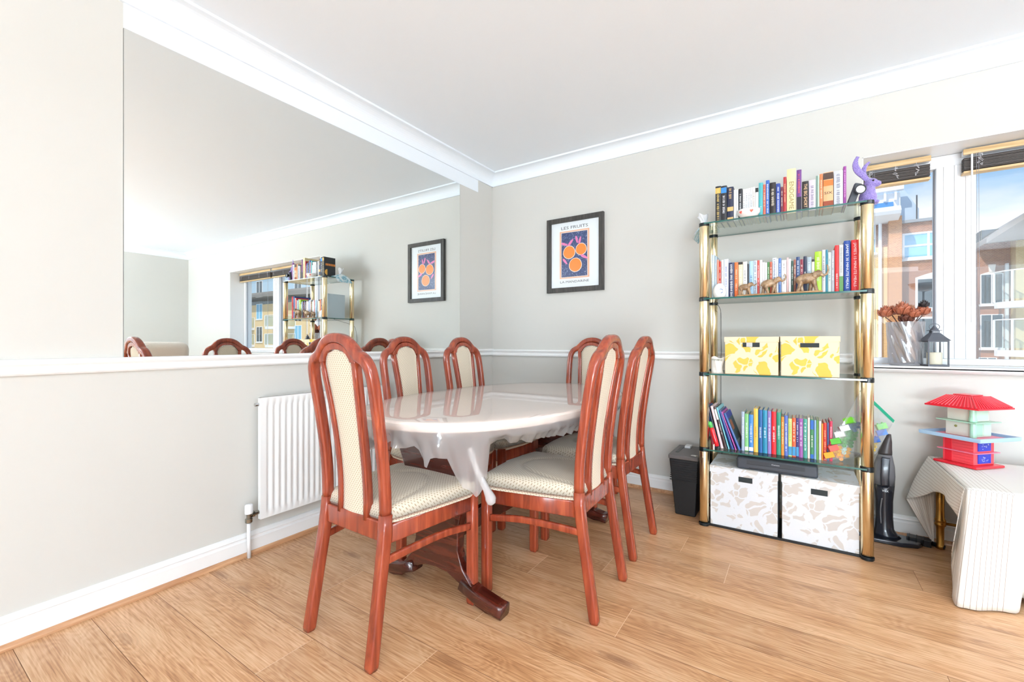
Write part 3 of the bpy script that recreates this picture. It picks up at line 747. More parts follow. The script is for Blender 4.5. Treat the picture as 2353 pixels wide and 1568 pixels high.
# ------------------------------------------------------------------ glass and brass bookshelf
PX_, PY_ = (1.770, 2.480), (-.430, -.112)
SZ = [.425, .842, 1.258, 1.675]
bs = thing('bookshelf', 'tall glass bookshelf with round brass posts against the back wall beside the window', 'bookshelf', (2.125, -.271, 0))
O = Vector((-2.125, .271, 0)); SF = Vector((2.125, -.271, 0))
mRing = M('black collar', (22, 30, 34), .25)
for x in PX_:
    for y in PY_:
        r = .025 if y < -.3 else .0225
        mb = MB(); zz = [.016] + SZ
        for a, b in zip(zz, zz[1:]): mb.lathe([(r * .9, a + .0045), (r, a + .006), (r, b - .012), (r * .9, b - .0045)], (x - 2.125, y + .271, 0), 24)
        p = mb.build('post', mBrass, bs, smooth=False)
        for q in p.data.polygons: q.use_smooth = len(q.vertices) == 4
        mb = MB(); mb.lathe([(r + .001, .0005), (r + .003, .004), (r + .003, .014), (r + .001, .0165)], (x - 2.125, y + .271, 0), 20); mb.build('foot_cap', mRing, p)
        for k, s_z in enumerate(SZ):
            mb = MB(); mb.lathe([(r + .001, s_z - .0125), (r + .002, s_z - .011), (r + .002, s_z + .005), (r + .001, s_z + (.010 if k < 3 else .0055))], (x - 2.125, y + .271, 0), 20)
            mb.build('collar', mRing, p)
for z in SZ:
    mb = MB(); ol = [(a * (.7600 / 2 - .03) + ca * .03, b * (.372 / 2 - .03) + sa * .03) for (a, b) in ((1, 1), (-1, 1), (-1, -1), (1, -1)) for (ca, sa) in [(math.cos(q), math.sin(q)) for q in [{(1, 1): 0, (-1, 1): PI / 2, (-1, -1): PI, (1, -1): 3 * PI / 2}[(a, b)] + PI / 2 * k / 5 for k in range(6)]]]
    n = len(ol); vs = [(x, y, z - .004) for x, y in ol] + [(x, y, z + .004) for x, y in ol]
    mb.add(vs, [tuple(range(n))[::-1], tuple(range(n, 2 * n))]); mb.cur = 1
    b0 = 0
    for i in range(n): mb.f.append((i, (i + 1) % n, n + (i + 1) % n, n + i)); mb.mi.append(1)
    mb.build('glass_shelf', [mShelfG, mEdge], bs)
MB().bb((-.345, -.158, .001), (.345, .15, .011)).build('base_board', mBlack, bs)

LABELS = []
def book(name, x0, x1, yf, z0, h, rgb, label, group, depth=.15, marks=None, mcol=(240, 238, 230), title=None, tstyle=None, lean=0, rough=.45, cat='book', band=None, print_=None, taper=0):
    wd = x1 - x0
    t = thing(name, label, cat, (x0, yf, z0), group=group, rot=(0, -lean, 0))
    cm = M('book cover %d %d %d' % rgb, rgb, rough, coat=.15)
    th = min(.0022, wd * .16)
    mb = MB(); sp = min(wd * .12, .003)
    # spine slightly rounded, two boards
    arc = [(th, 0.002)] if 0 else []
    ns = 5
    pts = [(wd * k / ns, -sp * math.sin(PI * k / ns)) for k in range(ns + 1)]
    outl = pts + [(wd, depth), (wd - th, depth), (wd - th, .003), (th, .003), (th, depth), (0, depth)]
    mb.prism([(a, b) for a, b in outl], 2, 0, h)
    mb.build('cover', cm, t)
    MB().bb((th, .0031, .002), (wd - th, depth - .003, h - .002)).build('pages', mPaper, t)
    yy = -sp - .0002
    if title:
        size = h * title[1]
        if title[2] == 'v': text('title', title[0], 1, M('print %d %d %d' % mcol, mcol, .6), t, (wd / 2, yy, h * title[3]), (PI / 2, PI / 2, 0), .0002, maxw=size, maxh=wd * .52)
        else: text('title', title[0], 1, M('print %d %d %d' % mcol, mcol, .6), t, (wd / 2, yy, h * title[3]), (PI / 2, 0, 0), .0002, maxw=wd * .8, maxh=h * title[1])
    elif marks:
        mb = MB(); rnd = random.Random(int(x0 * 1e5) + int(h * 1e4)); z = h * marks[0]
        zend = h * marks[1]
        while z < zend:
            l = rnd.uniform(.0022, .0045); wq = wd * rnd.uniform(.32, .5)
            if rnd.random() < .82: mb.bb((wd / 2 - wq / 2, yy - .0002, z), (wd / 2 + wq / 2 * rnd.uniform(.6, 1), yy, z + l * .6))
            z += l + .0012
        if mb.v: mb.build('spine_print', M('print %d %d %d' % mcol, mcol, .6), t)
    if band:
        mb = MB()
        for (a, b, c) in band:
            MB().bb((th * .2, yy - .0001, h * a), (wd - th * .2, yy + .0003, h * b)).build('spine_band', M('print %d %d %d' % c, c, .5), t)
    if print_:
        for (a, b, c, d, rgb2) in print_:      # on the right-hand cover: depth fraction, height fraction
            MB().bb((wd, depth * a, h * c), (wd + .0004, depth * b, h * d)).build('cover_print', M('print %d %d %d' % rgb2, rgb2, .5), t)
    return t
def row(items, ox, oy, sc, yf, z0, shelf, group, depth=.14):
    """items: crop x0, x1, top y, rgb, short description, options"""
    G = []
    for it in items:
        X0, X1, YT, rgb, desc = it[:5]; o = it[5] if len(it) > 5 else {}
        a = ony(ox + X0 / sc, oy + YT / sc, yf); b = ony(ox + X1 / sc, oy + YT / sc, yf)
        G.append([a.x, b.x, a.z - z0, rgb, desc, o])
    for i in range(len(G) - 1):
        if G[i][1] > G[i + 1][0] - .0004: m_ = (G[i][1] + G[i + 1][0]) / 2; G[i][1] = m_ - .0003; G[i + 1][0] = m_ + .0003
    for i, (a, b, h, rgb, desc, o) in enumerate(G):
        lab = o.get('label')
        if not lab:
            l = G[i - 1][4] if i else None; r = G[i + 1][4] if i < len(G) - 1 else None
            if l and r: lab = '%s standing between %s and %s, %s' % (desc, art(l), art(r), shelf)
            elif r: lab = '%s at the left end beside %s, %s' % (desc, art(r), shelf)
            else: lab = '%s at the right end beside %s, %s' % (desc, art(l), shelf)
        kw = {k: v for k, v in o.items() if k in ('marks', 'mcol', 'title', 'band', 'print_', 'depth', 'lean')}
        kw.setdefault('depth', depth + .012 * ((i * 7) % 3 - 1))
        if 'marks' not in kw and 'title' not in kw and b - a > .009: kw['marks'] = (.3, .85)
        book('book', a, b, yf, z0, h, rgb, lab, group, **kw)
    return G
def art(s): return 'the ' + s.replace(' book', '')
# top shelf
items = [
 (421, 478, 356, (40, 40, 44), 'thick black book', dict(mcol=(228, 200, 120), marks=(.05, .9), band=[(.80, .95, (214, 178, 92))])),
 (478, 537, 352, (34, 34, 40), 'black blue-titled book', dict(mcol=(236, 236, 240), marks=(.25, .75), band=[(.80, .95, (60, 140, 210))])),
 (543, 606, 364, (28, 36, 68), 'dark navy gold-decorated book', dict(mcol=(226, 190, 130), marks=(.66, .95), band=[(.3, .42, (222, 184, 120)), (.06, .12, (222, 184, 120))])),
 (610, 632, 388, (240, 240, 238), 'slim white book', dict(label='slim white book just right of the navy gold-decorated book, top shelf')),
 (634, 656, 388, (226, 228, 228), 'pale grey book', {}),
 (659, 697, 380, (36, 38, 44), 'black white-lettered book', dict(mcol=(240, 240, 240))),
 (703, 728, 384, (244, 244, 242), 'white book', dict(label='white book behind the heart bowl, first to the right of a black one', mcol=(120, 120, 130))),
 (730, 755, 378, (236, 237, 240), 'white book', dict(label='white book behind the heart bowl, second to the right of a black one', mcol=(110, 110, 120))),
 (757, 780, 372, (243, 243, 243), 'white book', dict(label='white book behind the heart bowl, third to the right of a black one', mcol=(130, 130, 140))),
 (782, 802, 366, (232, 233, 236), 'white book', dict(label='white book behind the heart bowl, fourth to the right of a black one', mcol=(120, 120, 130))),
 (804, 830, 360, (240, 236, 232), 'white book', dict(label='white book behind the heart bowl, fifth to the right of a black one', mcol=(140, 120, 110))),
 (832, 863, 364, (240, 240, 238), 'cream black-topped book', dict(band=[(.84, .98, (40, 40, 40))])),
 (867, 910, 318, (84, 178, 184), 'teal hardback', dict(marks=(.3, .31))),
 (912, 938, 335, (208, 104, 84), 'brick red book', dict(mcol=(240, 220, 200))),
 (940, 976, 292, (58, 104, 186), 'blue hardback', dict(mcol=(240, 244, 250), marks=(.05, .9))),
 (980, 1042, 318, (36, 30, 34), 'thick black hardback', dict(mcol=(230, 220, 200), marks=(.3, .8))),
 (1046, 1088, 326, (48, 74, 160), 'royal blue book', dict(mcol=(226, 232, 250), marks=(.1, .9))),
 (1093, 1117, 360, (108, 40, 60), 'maroon book', {}),
 (1120, 1152, 258, (176, 46, 52), 'tall dark red book', dict(mcol=(230, 190, 150))),
 (1156, 1248, 180, (238, 218, 168), 'big cream hardback', dict(title=('ENDGAME', .62, 'v', .40), mcol=(150, 128, 84), depth=.17)),
 (1257, 1307, 186, (112, 60, 134), 'purple red-titled book', dict(mcol=(230, 90, 90), marks=(.45, .92), band=[(.03, .36, (36, 32, 50))])),
 (1313, 1380, 306, (38, 34, 36), 'black hardback', dict(title=('THE BIG SHORT', .78, 'v', .52), mcol=(236, 196, 150))),
 (1384, 1454, 292, (218, 208, 224), 'pale lilac book', dict(mcol=(90, 80, 110), marks=(.1, .8))),
 (1457, 1472, 244, (120, 150, 140), 'thin sage book', {}),
 (1474, 1491, 240, (188, 208, 190), 'pale green book', {}),
 (1494, 1527, 226, (226, 130, 80), 'orange book', dict(mcol=(250, 230, 200))),
 (1531, 1634, 214, (226, 178, 130), 'sepia orange book', dict(title=('SIX', .07, 'h', .42), mcol=(60, 36, 26), band=[(.80, .98, (74, 54, 44)), (.62, .78, (226, 118, 48)), (.04, .20, (150, 66, 34))])),
 (1640, 1734, 200, (206, 210, 220), 'thick pale grey book', dict(mcol=(90, 90, 110), marks=(.08, .9))),
 (1738, 1768, 148, (152, 64, 150), 'tall purple book', dict(mcol=(230, 180, 230), marks=(.2, .9))),
]
row(items, 1550, 350, 4.48, -.400, 1.6795, 'top shelf', 'books on the top glass shelf')
fb = [o for o in bpy.data.objects if o.name == 'book'][0]
mb = MB(); rnd = random.Random(2); yq = .02
for k in range(6): mb.bb((-.0006, .016 + k * .019, .118), (-.0002, .030 + k * .019, .140)); 
mb.build('cover_lettering', M('orange print', (240, 140, 50), .5), fb)
mb = MB(); mb.prism([(.036 + .030 * math.cos(a), .052 + .030 * math.sin(a)) for a in [PI * .5 + PI * k / 12 for k in range(13)]], 0, -.0006, -.0002); mb.build('cover_crescent', M('amber print', (240, 180, 80), .5), fb)
# second shelf
W = (240, 240, 242)
items = [
 (382, 412, 1058, (196, 212, 222), 'tall pale blue book', dict(depth=.2)),
 (414, 434, 1072, (170, 190, 206), 'blue-grey book', {}),
 (437, 455, 1108, (226, 150, 130), 'salmon book', {}),
 (457, 478, 1126, (204, 60, 44), 'small red book', {}),
 (482, 507, 1112, W, 'plain white book', dict(mcol=(150, 150, 180))),
 (510, 555, 1104, (222, 226, 242), 'bluish white book', dict(mcol=(120, 130, 180), marks=(.3, .8))),
 (558, 615, 1140, (38, 44, 84), 'thick navy book', dict(mcol=(244, 244, 244), marks=(.04, .94))),
 (618, 655, 1136, (232, 112, 48), 'orange book', dict(mcol=(250, 220, 190), marks=(.2, .8))),
 (658, 703, 1134, (226, 208, 172), 'tan book with black top', dict(band=[(.93, 1.0, (40, 36, 34))])),
 (706, 747, 1130, (242, 242, 240), 'thick white book', dict(mcol=(90, 90, 90), marks=(.2, .8))),
 (750, 768, 1152, (52, 56, 64), 'slim black book', {}),
 (770, 810, 1124, (170, 206, 232), 'sky blue book', dict(mcol=(40, 90, 150), marks=(.2, .6))),
 (813, 850, 1118, (214, 226, 236), 'blue and white striped book', dict(mcol=(50, 70, 100), marks=(.02, .98))),
 (853, 874, 1114, (218, 84, 74), 'slim red book', dict(mcol=(250, 240, 240))),
 (877, 904, 1112, (244, 244, 244), 'white paperback', dict(label='white paperback right of the slim red book, above the small elephant, second shelf')),
 (906, 929, 1134, (240, 230, 234), 'pinkish white paperback', {}),
 (931, 953, 1138, (242, 240, 238), 'short white paperback', {}),
 (956, 978, 1132, (72, 128, 70), 'slim green book', {}),
 (981, 1004, 1130, (196, 98, 74), 'rust book', {}),
 (1008, 1050, 1090, (224, 228, 240), 'white book lettered in navy', dict(mcol=(40, 50, 100), marks=(.1, .95), band=[(.0, .35, (54, 60, 66))])),
 (1052, 1068, 1100, (236, 238, 240), 'thin white book', {}),
 (1071, 1098, 1092, (88, 126, 190), 'mid blue book', dict(mcol=(240, 240, 250))),
 (1101, 1152, 1114, (242, 240, 240), 'wide white book', dict(mcol=(120, 120, 120), marks=(.3, .9))),
 (1155, 1173, 1086, (232, 190, 190), 'pale pink book', {}),
 (1175, 1198, 1100, (240, 240, 240), 'white hardback', {}),
 (1202, 1224, 1120, (38, 76, 66), 'dark green book', {}),
 (1227, 1250, 1106, (150, 88, 70), 'brown book', {}),
 (1252, 1290, 1080, (52, 76, 124), 'denim blue book', dict(mcol=(236, 240, 250), marks=(.3, .9))),
 (1295, 1324, 1104, (142, 40, 62), 'crimson book', {}),
 (1327, 1361, 1074, (32, 40, 70), 'dark navy hardback', dict(marks=(.5, .6))),
 (1364, 1409, 1082, (160, 178, 190), 'grey-blue book', dict(mcol=(240, 244, 246))),
 (1412, 1441, 1104, (226, 218, 200), 'cream black-topped book', dict(band=[(.93, 1.0, (40, 36, 34))])),
 (1445, 1514, 1026, (168, 212, 52), 'lime green book', dict(mcol=(240, 250, 210), depth=.17)),
 (1518, 1554, 1006, (206, 206, 208), 'light grey book', dict(mcol=(110, 110, 120))),
 (1556, 1578, 1006, (46, 132, 156), 'slim teal book', {}),
 (1581, 1611, 1032, (206, 222, 214), 'pale mint book', dict(mcol=(100, 120, 110))),
 (1614, 1645, 1012, (176, 178, 186), 'mid grey book', dict(mcol=(240, 240, 240))),
 (1651, 1692, 960, (218, 44, 46), 'tall red book', dict(mcol=(250, 220, 220), marks=(.1, .4))),
 (1695, 1737, 955, (208, 210, 206), 'speckled green book', dict(mcol=(150, 150, 150), marks=(.4, .95), band=[(.02, .34, (96, 150, 84))])),
 (1744, 1810, 914, (30, 72, 156), 'big blue cookbook', dict(title=("JAMIE'S 30 MINUTE MEALS", .86, 'v', .5), mcol=(238, 242, 250), depth=.19)),
 (1820, 1896, 906, (222, 38, 42), 'big red cookbook', dict(title=("JAMIE'S 15 MINUTE MEALS", .84, 'v', .52), mcol=(250, 226, 224), depth=.19)),
]
row(items, 1550, 350, 4.48, -.375, 1.2625, 'second shelf', 'books on the second glass shelf')
# fourth shelf, upright children's books
Z4 = .4293
items = [
 (1704, 1710.6, 946, (168, 184, 206), 'pale periwinkle book', {}),
 (1711.5, 1720, 951, (132, 200, 130), 'light green book', dict(mcol=(240, 250, 240), marks=(.35, .75), band=[(.02, .12, (244, 244, 244))])),
 (1721, 1731, 953, (70, 138, 208), 'bright blue book', dict(mcol=(240, 246, 255), marks=(.25, .75), band=[(.02, .12, (244, 244, 244))])),
 (1732, 1741.8, 939, (244, 196, 82), 'yellow book', dict(mcol=(190, 130, 50), marks=(.35, .6))),
 (1742.6, 1752, 942, (16, 92, 158), 'deep blue book', dict(mcol=(240, 246, 255), marks=(.35, .6))),
 (1753, 1763, 943, (36, 138, 176), 'teal blue book', dict(mcol=(230, 246, 255), marks=(.35, .6))),
 (1764, 1772, 945, (142, 124, 190), 'lavender book', dict(mcol=(240, 240, 255))),
 (1773, 1783.6, 946, (222, 30, 44), 'scarlet book', dict(mcol=(255, 240, 240), marks=(.3, .65))),
 (1784.6, 1794.4, 948, (44, 140, 116), 'sea green book', dict(mcol=(220, 250, 240), marks=(.35, .7))),
 (1795.4, 1801.6, 958, (236, 140, 50), 'slim orange book', dict(mcol=(255, 240, 200))),
 (1802.4, 1810.4, 955, (86, 112, 190), 'periwinkle blue book', dict(mcol=(236, 240, 255), marks=(.1, .8))),
 (1811.4, 1819.6, 962, (206, 220, 130), 'yellow-green set book', dict(band=[(.03, .26, (60, 146, 198))], mcol=(120, 150, 60), marks=(.4, .9))),
 (1820.4, 1828.6, 961, (228, 92, 50), 'orange-red set book', dict(band=[(.03, .26, (60, 146, 198))], mcol=(255, 240, 230), marks=(.4, .9))),
 (1829.4, 1835.6, 961, (52, 40, 110), 'indigo set book', dict(band=[(.03, .26, (60, 146, 198))], mcol=(240, 240, 255), marks=(.4, .9))),
 (1836.4, 1845, 962, (150, 84, 160), 'violet set book', dict(mcol=(246, 236, 250), marks=(.3, .9))),
 (1846, 1855, 963, (64, 150, 134), 'green teal book', dict(mcol=(240, 255, 250), marks=(.2, .9))),
 (1856, 1861, 960, (232, 214, 200), 'cream book', {}),
 (1862, 1870, 964, (58, 130, 84), 'blue-topped green book', dict(band=[(.75, .98, (34, 98, 180)), (.01, .12, (34, 98, 180))], marks=(.3, .6))),
 (1871, 1875.5, 966, (132, 168, 204), 'steel blue book', {}),
 (1876.2, 1881, 966, (96, 150, 70), 'moss green book', {}),
 (1882, 1887, 968, (214, 212, 210), 'pale grey book', {}),
 (1888, 1891.4, 974, (236, 146, 44), 'thin amber book', {}),
 (1892, 1899.5, 972, (206, 46, 34), 'red book', dict(mcol=(250, 200, 150), marks=(.1, .8))),
 (1900.3, 1905, 972, (74, 84, 130), 'slate blue book', {}),
 (1906, 1913, 968, (190, 36, 76), 'magenta book', dict(mcol=(255, 230, 240))),
]
for it in items: pass
G4 = row([(a, b, c, d, e, f) for a, b, c, d, e, f in items], 0, 0, 1, -.385, Z4, 'lower shelf', "children's books on the lower glass shelf", depth=.135)
# leaning books at the left end
def lean_book(px_b, wd, L_, rgb, label, ang, yf=-.40, depth=.18, **kw):
    x = ony(px_b, 1026, yf).x
    return book('book', x - wd / math.cos(ang), x - wd / math.cos(ang) + wd, yf, Z4 + wd * math.sin(ang) * 0 + .0002, L_, rgb, label, 'picture books leaning at the left of the lower shelf', depth=depth, lean=ang, **kw)
R = math.radians
lean_book(1640.5, .010, .225, (196, 60, 84), 'red-pink picture book, farthest left of the leaning books on the lower shelf', R(10.5), yf=-.33, depth=.175)
lean_book(1646, .007, .222, (52, 110, 190), 'blue picture book leaning right of the red-pink one behind the left brass post', R(12), yf=-.335, depth=.175)
lean_book(1653, .007, .222, (60, 66, 92), 'slate picture book leaning left of the pale pink spine, lower shelf', R(13.2), yf=-.38, depth=.17)
lean_book(1662.5, .012, .236, (236, 206, 212), 'picture book with a wide pale pink spine, leaning, lower shelf', R(13.3), yf=-.40, marks=(.5, .51))
lean_book(1671, .011, .232, (58, 34, 36), 'dark brown picture book with a white square at its top, leaning, lower shelf', R(14.4), mcol=(236, 226, 220), marks=(.35, .6), band=[(.70, .95, (236, 230, 226))])
lean_book(1676.5, .006, .232, (120, 196, 214), 'turquoise picture book sticking up behind the leaning dark blue one', R(15.2), depth=.22, print_=[(.0, 1, .82, 1, (150, 212, 222))])
lean_book(1687, .012, .218, (32, 62, 136), 'dark blue picture book leaning left of the thin pink and purple one', R(17.5), depth=.20)
lean_book(1692.5, .005, .214, (196, 84, 170), 'thin pink and purple picture book leaning in the middle of the blue ones', R(19), depth=.19)
lean_book(1702.5, .010, .208, (46, 90, 160), 'blue picture book with a photo cover, rightmost of the leaning books', R(21), depth=.19,
          print_=[(.0, 1, .84, 1, (44, 62, 160)), (.06, .97, .04, .83, (58, 88, 96)), (.15, .5, .52, .78, (186, 106, 62)), (.10, .6, .06, .25, (220, 226, 226)), (.6, .96, .1, .4, (92, 62, 58))])
# red felt tube with a green cap behind the left post
tt = thing('toy_bottle', 'red toy bottle with a green cap leaning by the left post, lower shelf', 'toy', (ony(1648, 1022, -.42).x, -.418, Z4 + .013), rot=(0, -R(16), 0))
MB().lathe([(.006, 0), (.0115, .004), (.0125, .03), (.0125, .09), (.010, .105)], n=14).build('body', M('toy red', (222, 26, 40), .3, coat=.5), tt, smooth=True)
MB().lathe([(.0102, .1055), (.0102, .13), (.007, .138), (0, .139)], n=14).build('cap', M('toy green', (98, 200, 108), .35), tt, smooth=True)

# ------------------------------------------------------------------ patterned storage boxes
def box_mat(name, ground, line, sc):
    m = M(name, ground, .8, spec=.2); t, b, n_, l_ = nodes(m)
    v0 = objc(t, (sc, sc, sc)); wv = n_('ShaderNodeTexNoise'); wv.inputs['Scale'].default_value = 1.3; l_(v0, wv.inputs['Vector'])
    ad = n_('ShaderNodeVectorMath'); ad.operation = 'MULTIPLY_ADD'; l_(wv.outputs['Color'], ad.inputs[0]); ad.inputs[1].default_value = (1.1, 1.1, 1.1); l_(v0, ad.inputs[2])
    fs = []
    for s_ in (1.0, 1.7):
        vo = n_('ShaderNodeTexVoronoi'); vo.feature = 'DISTANCE_TO_EDGE'; vo.inputs['Scale'].default_value = s_; l_(ad.outputs[0], vo.inputs['Vector']); fs.append(vo.outputs['Distance'])
    f1 = ramp(t, fs[0], [(.13, (1, 1, 1, 1)), (.15, (0, 0, 0, 1))]); f2 = ramp(t, fs[1], [(.055, (1, 1, 1, 1)), (.07, (0, 0, 0, 1))])
    f = math_(t, 'MAXIMUM', f1, f2); st = noise(t, objc(t, (1, 1, 1)), 160, 2)
    ln = mixc(t, math_(t, 'MULTIPLY', st, .35), col(*line), col(*[int(q * .94) for q in line]))
    l_(mixc(t, f, col(*ground), ln), b.inputs['Base Color']); return m
mYB = box_mat('yellow scribble paper', (236, 194, 92), (232, 217, 188), 9)
mWB = box_mat('grey scribble paper', (208, 201, 195), (227, 228, 231), 8.5)
def storage_box(label, x0, x1, yf, z0, z1, depth, lidh, mat, group, hz, hx0, hx1, note=False):
    t = thing('storage_box', label, 'box', ((x0 + x1) / 2, yf + depth / 2, z0), group=group)
    w = (x1 - x0) / 2; e = .003
    MB().bb((-w + e, -depth / 2 + e, 0), (w - e, depth / 2 - e, z1 - z0 - .004)).build('body', mat, t, bevel=.002)
    mb = MB(); hb = z1 - z0
    for a, b in (((-w, -depth / 2, hb - lidh), (w, -depth / 2 + .0028, hb)), ((-w, depth / 2 - .0028, hb - lidh), (w, depth / 2, hb)), ((-w, -depth / 2 + .0028, hb - lidh), (-w + .0028, depth / 2 - .0028, hb)), ((w - .0028, -depth / 2 + .0028, hb - lidh), (w, depth / 2 - .0028, hb)), ((-w + .0028, -depth / 2 + .0028, hb - .0035), (w - .0028, depth / 2 - .0028, hb))):
        mb.bb(a, b)
    mb.build('lid', mat, t)
    xc = (x0 + x1) / 2
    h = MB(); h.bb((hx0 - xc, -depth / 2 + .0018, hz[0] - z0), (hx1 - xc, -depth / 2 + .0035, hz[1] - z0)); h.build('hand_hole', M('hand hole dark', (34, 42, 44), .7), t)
    if note: MB().bb((hx0 - xc + .018, -depth / 2 + .0012, hz[0] - z0 + .001), (hx0 - xc + .046, -depth / 2 + .0018, hz[1] - z0)).build('label_card', M('grey card', (200, 200, 200), .7), t)
    return t
Yb = -.432
def cx_(X, Y): return 1550 + X / 4.48, 650 + Y / 4.48
a = ony(*cx_(512, 935), Yb); b = ony(*cx_(1075, 960), Yb); tp = ony(*cx_(800, 557), Yb).z; z0_ = .8465
h1 = ony(*cx_(700, 662), Yb); h2 = ony(*cx_(876, 617), Yb)
storage_box('yellow and cream patterned lidded box with a grey card in its hand hole, left one', a.x, b.x, Yb, z0_, tp, .24, .028, mYB, 'yellow patterned storage boxes', (h1.z, h2.z), h1.x, h2.x, True)
a = ony(*cx_(1088, 960), Yb); b = ony(*cx_(1708, 970), Yb); h1 = ony(*cx_(1293, 666), Yb); h2 = ony(*cx_(1490, 622), Yb)
storage_box('yellow and cream patterned lidded box with a plain dark hand hole, right one', a.x, b.x, Yb, z0_, tp + .001, .24, .028, mYB, 'yellow patterned storage boxes', (h1.z, h2.z), h1.x, h2.x)
def cz_(X, Y): return 1550 + X / 3.734, 880 + Y / 3.734
h1 = ony(*cz_(505, 855), -.425); h2 = ony(*cz_(650, 800), -.425)
storage_box('grey-white patterned lidded box on the floor of the shelf, left one', 1.7975, 2.1225, -.425, .0115, .336, .29, .034, mWB, 'grey-white patterned storage boxes', (.267, .2945), 1.94, 2.006)
storage_box('grey-white patterned lidded box on the floor of the shelf, right one', 2.1365, 2.4550, -.425, .0115, .336, .29, .034, mWB, 'grey-white patterned storage boxes', (.262, .2895), 2.262, 2.330)

# printer lying on the boxes
pr = thing('printer', 'slim charcoal portable printer lying on the two grey-white boxes', 'printer', (2.135, -.312, .3362))
q0 = ony(1692, 1070, -.41).x - 2.135; q1 = ony(1880, 1070, -.41).x - 2.135
MB().bb((q0, -.10, 0), (q1, .09, .062)).build('body', mDkGrey, pr, bevel=.012, seg=4)
MB().bb((q0 + .06, -.1012, .010), (q1 - .06, -.0995, .0135)).build('paper_slot', mBlack, pr)
MB().bb((q0 + .05, -.1012, .030), (q1 - .055, -.0995, .032)).build('paper_slot', mBlack, pr)
MB().bb((q0 + .05, -.1016, .034), (q1 - .055, -.0997, .052)).build('front_flap', M('dark flap', (52, 55, 62), .5), pr)
text('lettering', 'Canon', 1, M('silver print', (220, 224, 228), .4), pr, ((q0 + q1) / 2, -.1018, .043), (PI / 2, 0, 0), .0002, maxw=.035, maxh=.006)

# ------------------------------------------------------------------ ornaments on the shelves
# elephants
el = thing('elephant_figurine', 'carved brown family of three elephants walking trunk to tail on a wooden base', 'ornament', (ony(1790, 670, -.425).x, -.425, 1.2622))
mEl = wood('carved elephant resin', (96, 70, 46), (150, 120, 88), (188, 160, 128), .45, .2, (30, 30, 30), 1.5)
def exz(px, py): p = ony(px, py, -.425); return p.x - el.location.x, p.z - 1.2622
bx0, _q = exz(1694, 675); bx1, _q = exz(1890, 668)
mb = MB(); mb.sweep(crom([(bx0, 0, .004), (bx0 + .1, .0, .0055), (0, 0, .0045), (bx1 - .1, 0, .006), (bx1, 0, .006)], 5), rrect(.05, .008, .003), (0, 0, 1)); mb.build('base', wood('elephant base', (140, 100, 62), (176, 136, 92), (196, 158, 112), .5, .1, (4, 30, 30), 2), el, smooth=True)
def elephant(cx, H, ph, tail=None, trunk_up=1.0):
    mb = MB(); z0 = .0095; b = H
    P = lambda x, y, z: (cx + x * b, y * b, z0 + z * b)
    mb.ball(P(0, 0, .66), (.40 * b, .22 * b, .27 * b), 16, 10, (0, -.08, 0)); mb.ball(P(-.24, 0, .60), (.22 * b, .20 * b, .25 * b)); mb.ball(P(.24, 0, .70), (.22 * b, .19 * b, .24 * b))
    for (x, y, sw) in ((-.28, .11, .10), (-.22, -.11, -.14), (.25, .10, -.10), (.30, -.10, .12)):
        mb.tube([P(x, y, .55), P(x + sw * .5 * ph, y, .28), P(x + sw * ph, y, .04), P(x + sw * ph + .01, y, 0)], .105 * b, 10, [1.25, .9, .82, 1.0])
    mb.ball(P(.50, 0, .88), (.17 * b, .145 * b, .18 * b)); mb.ball(P(.40, 0, .80), (.15 * b, .12 * b, .15 * b))
    mb.tube([P(*q) for q in [(.60, 0, .84), (.72, 0, .76), (.84, 0, .80 + .02 * trunk_up), (.90, 0, .92 + .1 * trunk_up), (.88, 0, 1.02 + .20 * trunk_up), (.83, 0, 1.08 + .22 * trunk_up)]], .062 * b, 10, [1.4, 1.1, .9, .75, .62, .5])
    for s in (-1, 1):
        mb.ball(P(.37, s * .15, .84), (.13 * b, .03 * b, .17 * b), 12, 8, (s * .2, .2, -s * .35))
        mb.tube([P(.60, s * .07, .78), P(.70, s * .09, .70), P(.78, s * .09, .72)], .022 * b, 8, [1, .8, .4])
    mb.tube([P(-.42, 0, .72), P(-.50, 0, .55), P(-.52, 0, .38)], .022 * b, 8, [1.2, .8, 1.2])
    mb.build('elephant', mEl, el, remesh=max(.0016, b * .022))
e3 = exz(1853, 640)[0]; e2 = exz(1768, 640)[0]; e1 = exz(1711, 640)[0]
elephant(e3, .098, 1.0); elephant(e2, .080, -1.0, trunk_up=.6); elephant(e1, .062, 1.0, trunk_up=.0)

# egg-shaped device
ex = ony(1654, 680, -.40)
eg = thing('air_freshener', 'white egg-shaped air freshener with a blue ring mark at the left of the second shelf', 'air freshener', (ex.x, -.405, 1.2622))
MB().lathe([(0, .0), (.022, .001), (.031, .012), (.035, .030), (.033, .048), (.026, .066), (.015, .078), (.006, .082), (0, .083)], n=24).build('shell', M('white gloss plastic', (245, 246, 248), .25, coat=.4), eg, smooth=True)
mb = MB()
for r_, zc in ((.011, .036),):
    mb.tube([(.010 + r_ * math.cos(a), -.0325 + .0028 * abs(math.cos(a)) , zc + r_ * math.sin(a)) for a in [PI * .25 * k for k in range(-2, 5)]], .002, 8)
mb.build('ring_mark', M('soft blue', (110, 140, 190), .4), eg, smooth=True)
# cable behind the left post
mb = MB(); mb.tube(crom([(1.806, -.30, 1.2535), (1.812, -.22, 1.235), (1.811, -.13, 1.215), (1.803, -.05, 1.18), (1.800, -.026, 1.06), (1.801, -.026, .97), (1.80, -.027, .85), (1.801, -.026, .5), (1.81, -.024, .12)], 5), .0016, 6)
tag(mb.build('power_cable', mBlack, smooth=True), 'thin black cable running down the wall behind the left brass posts', 'cable')

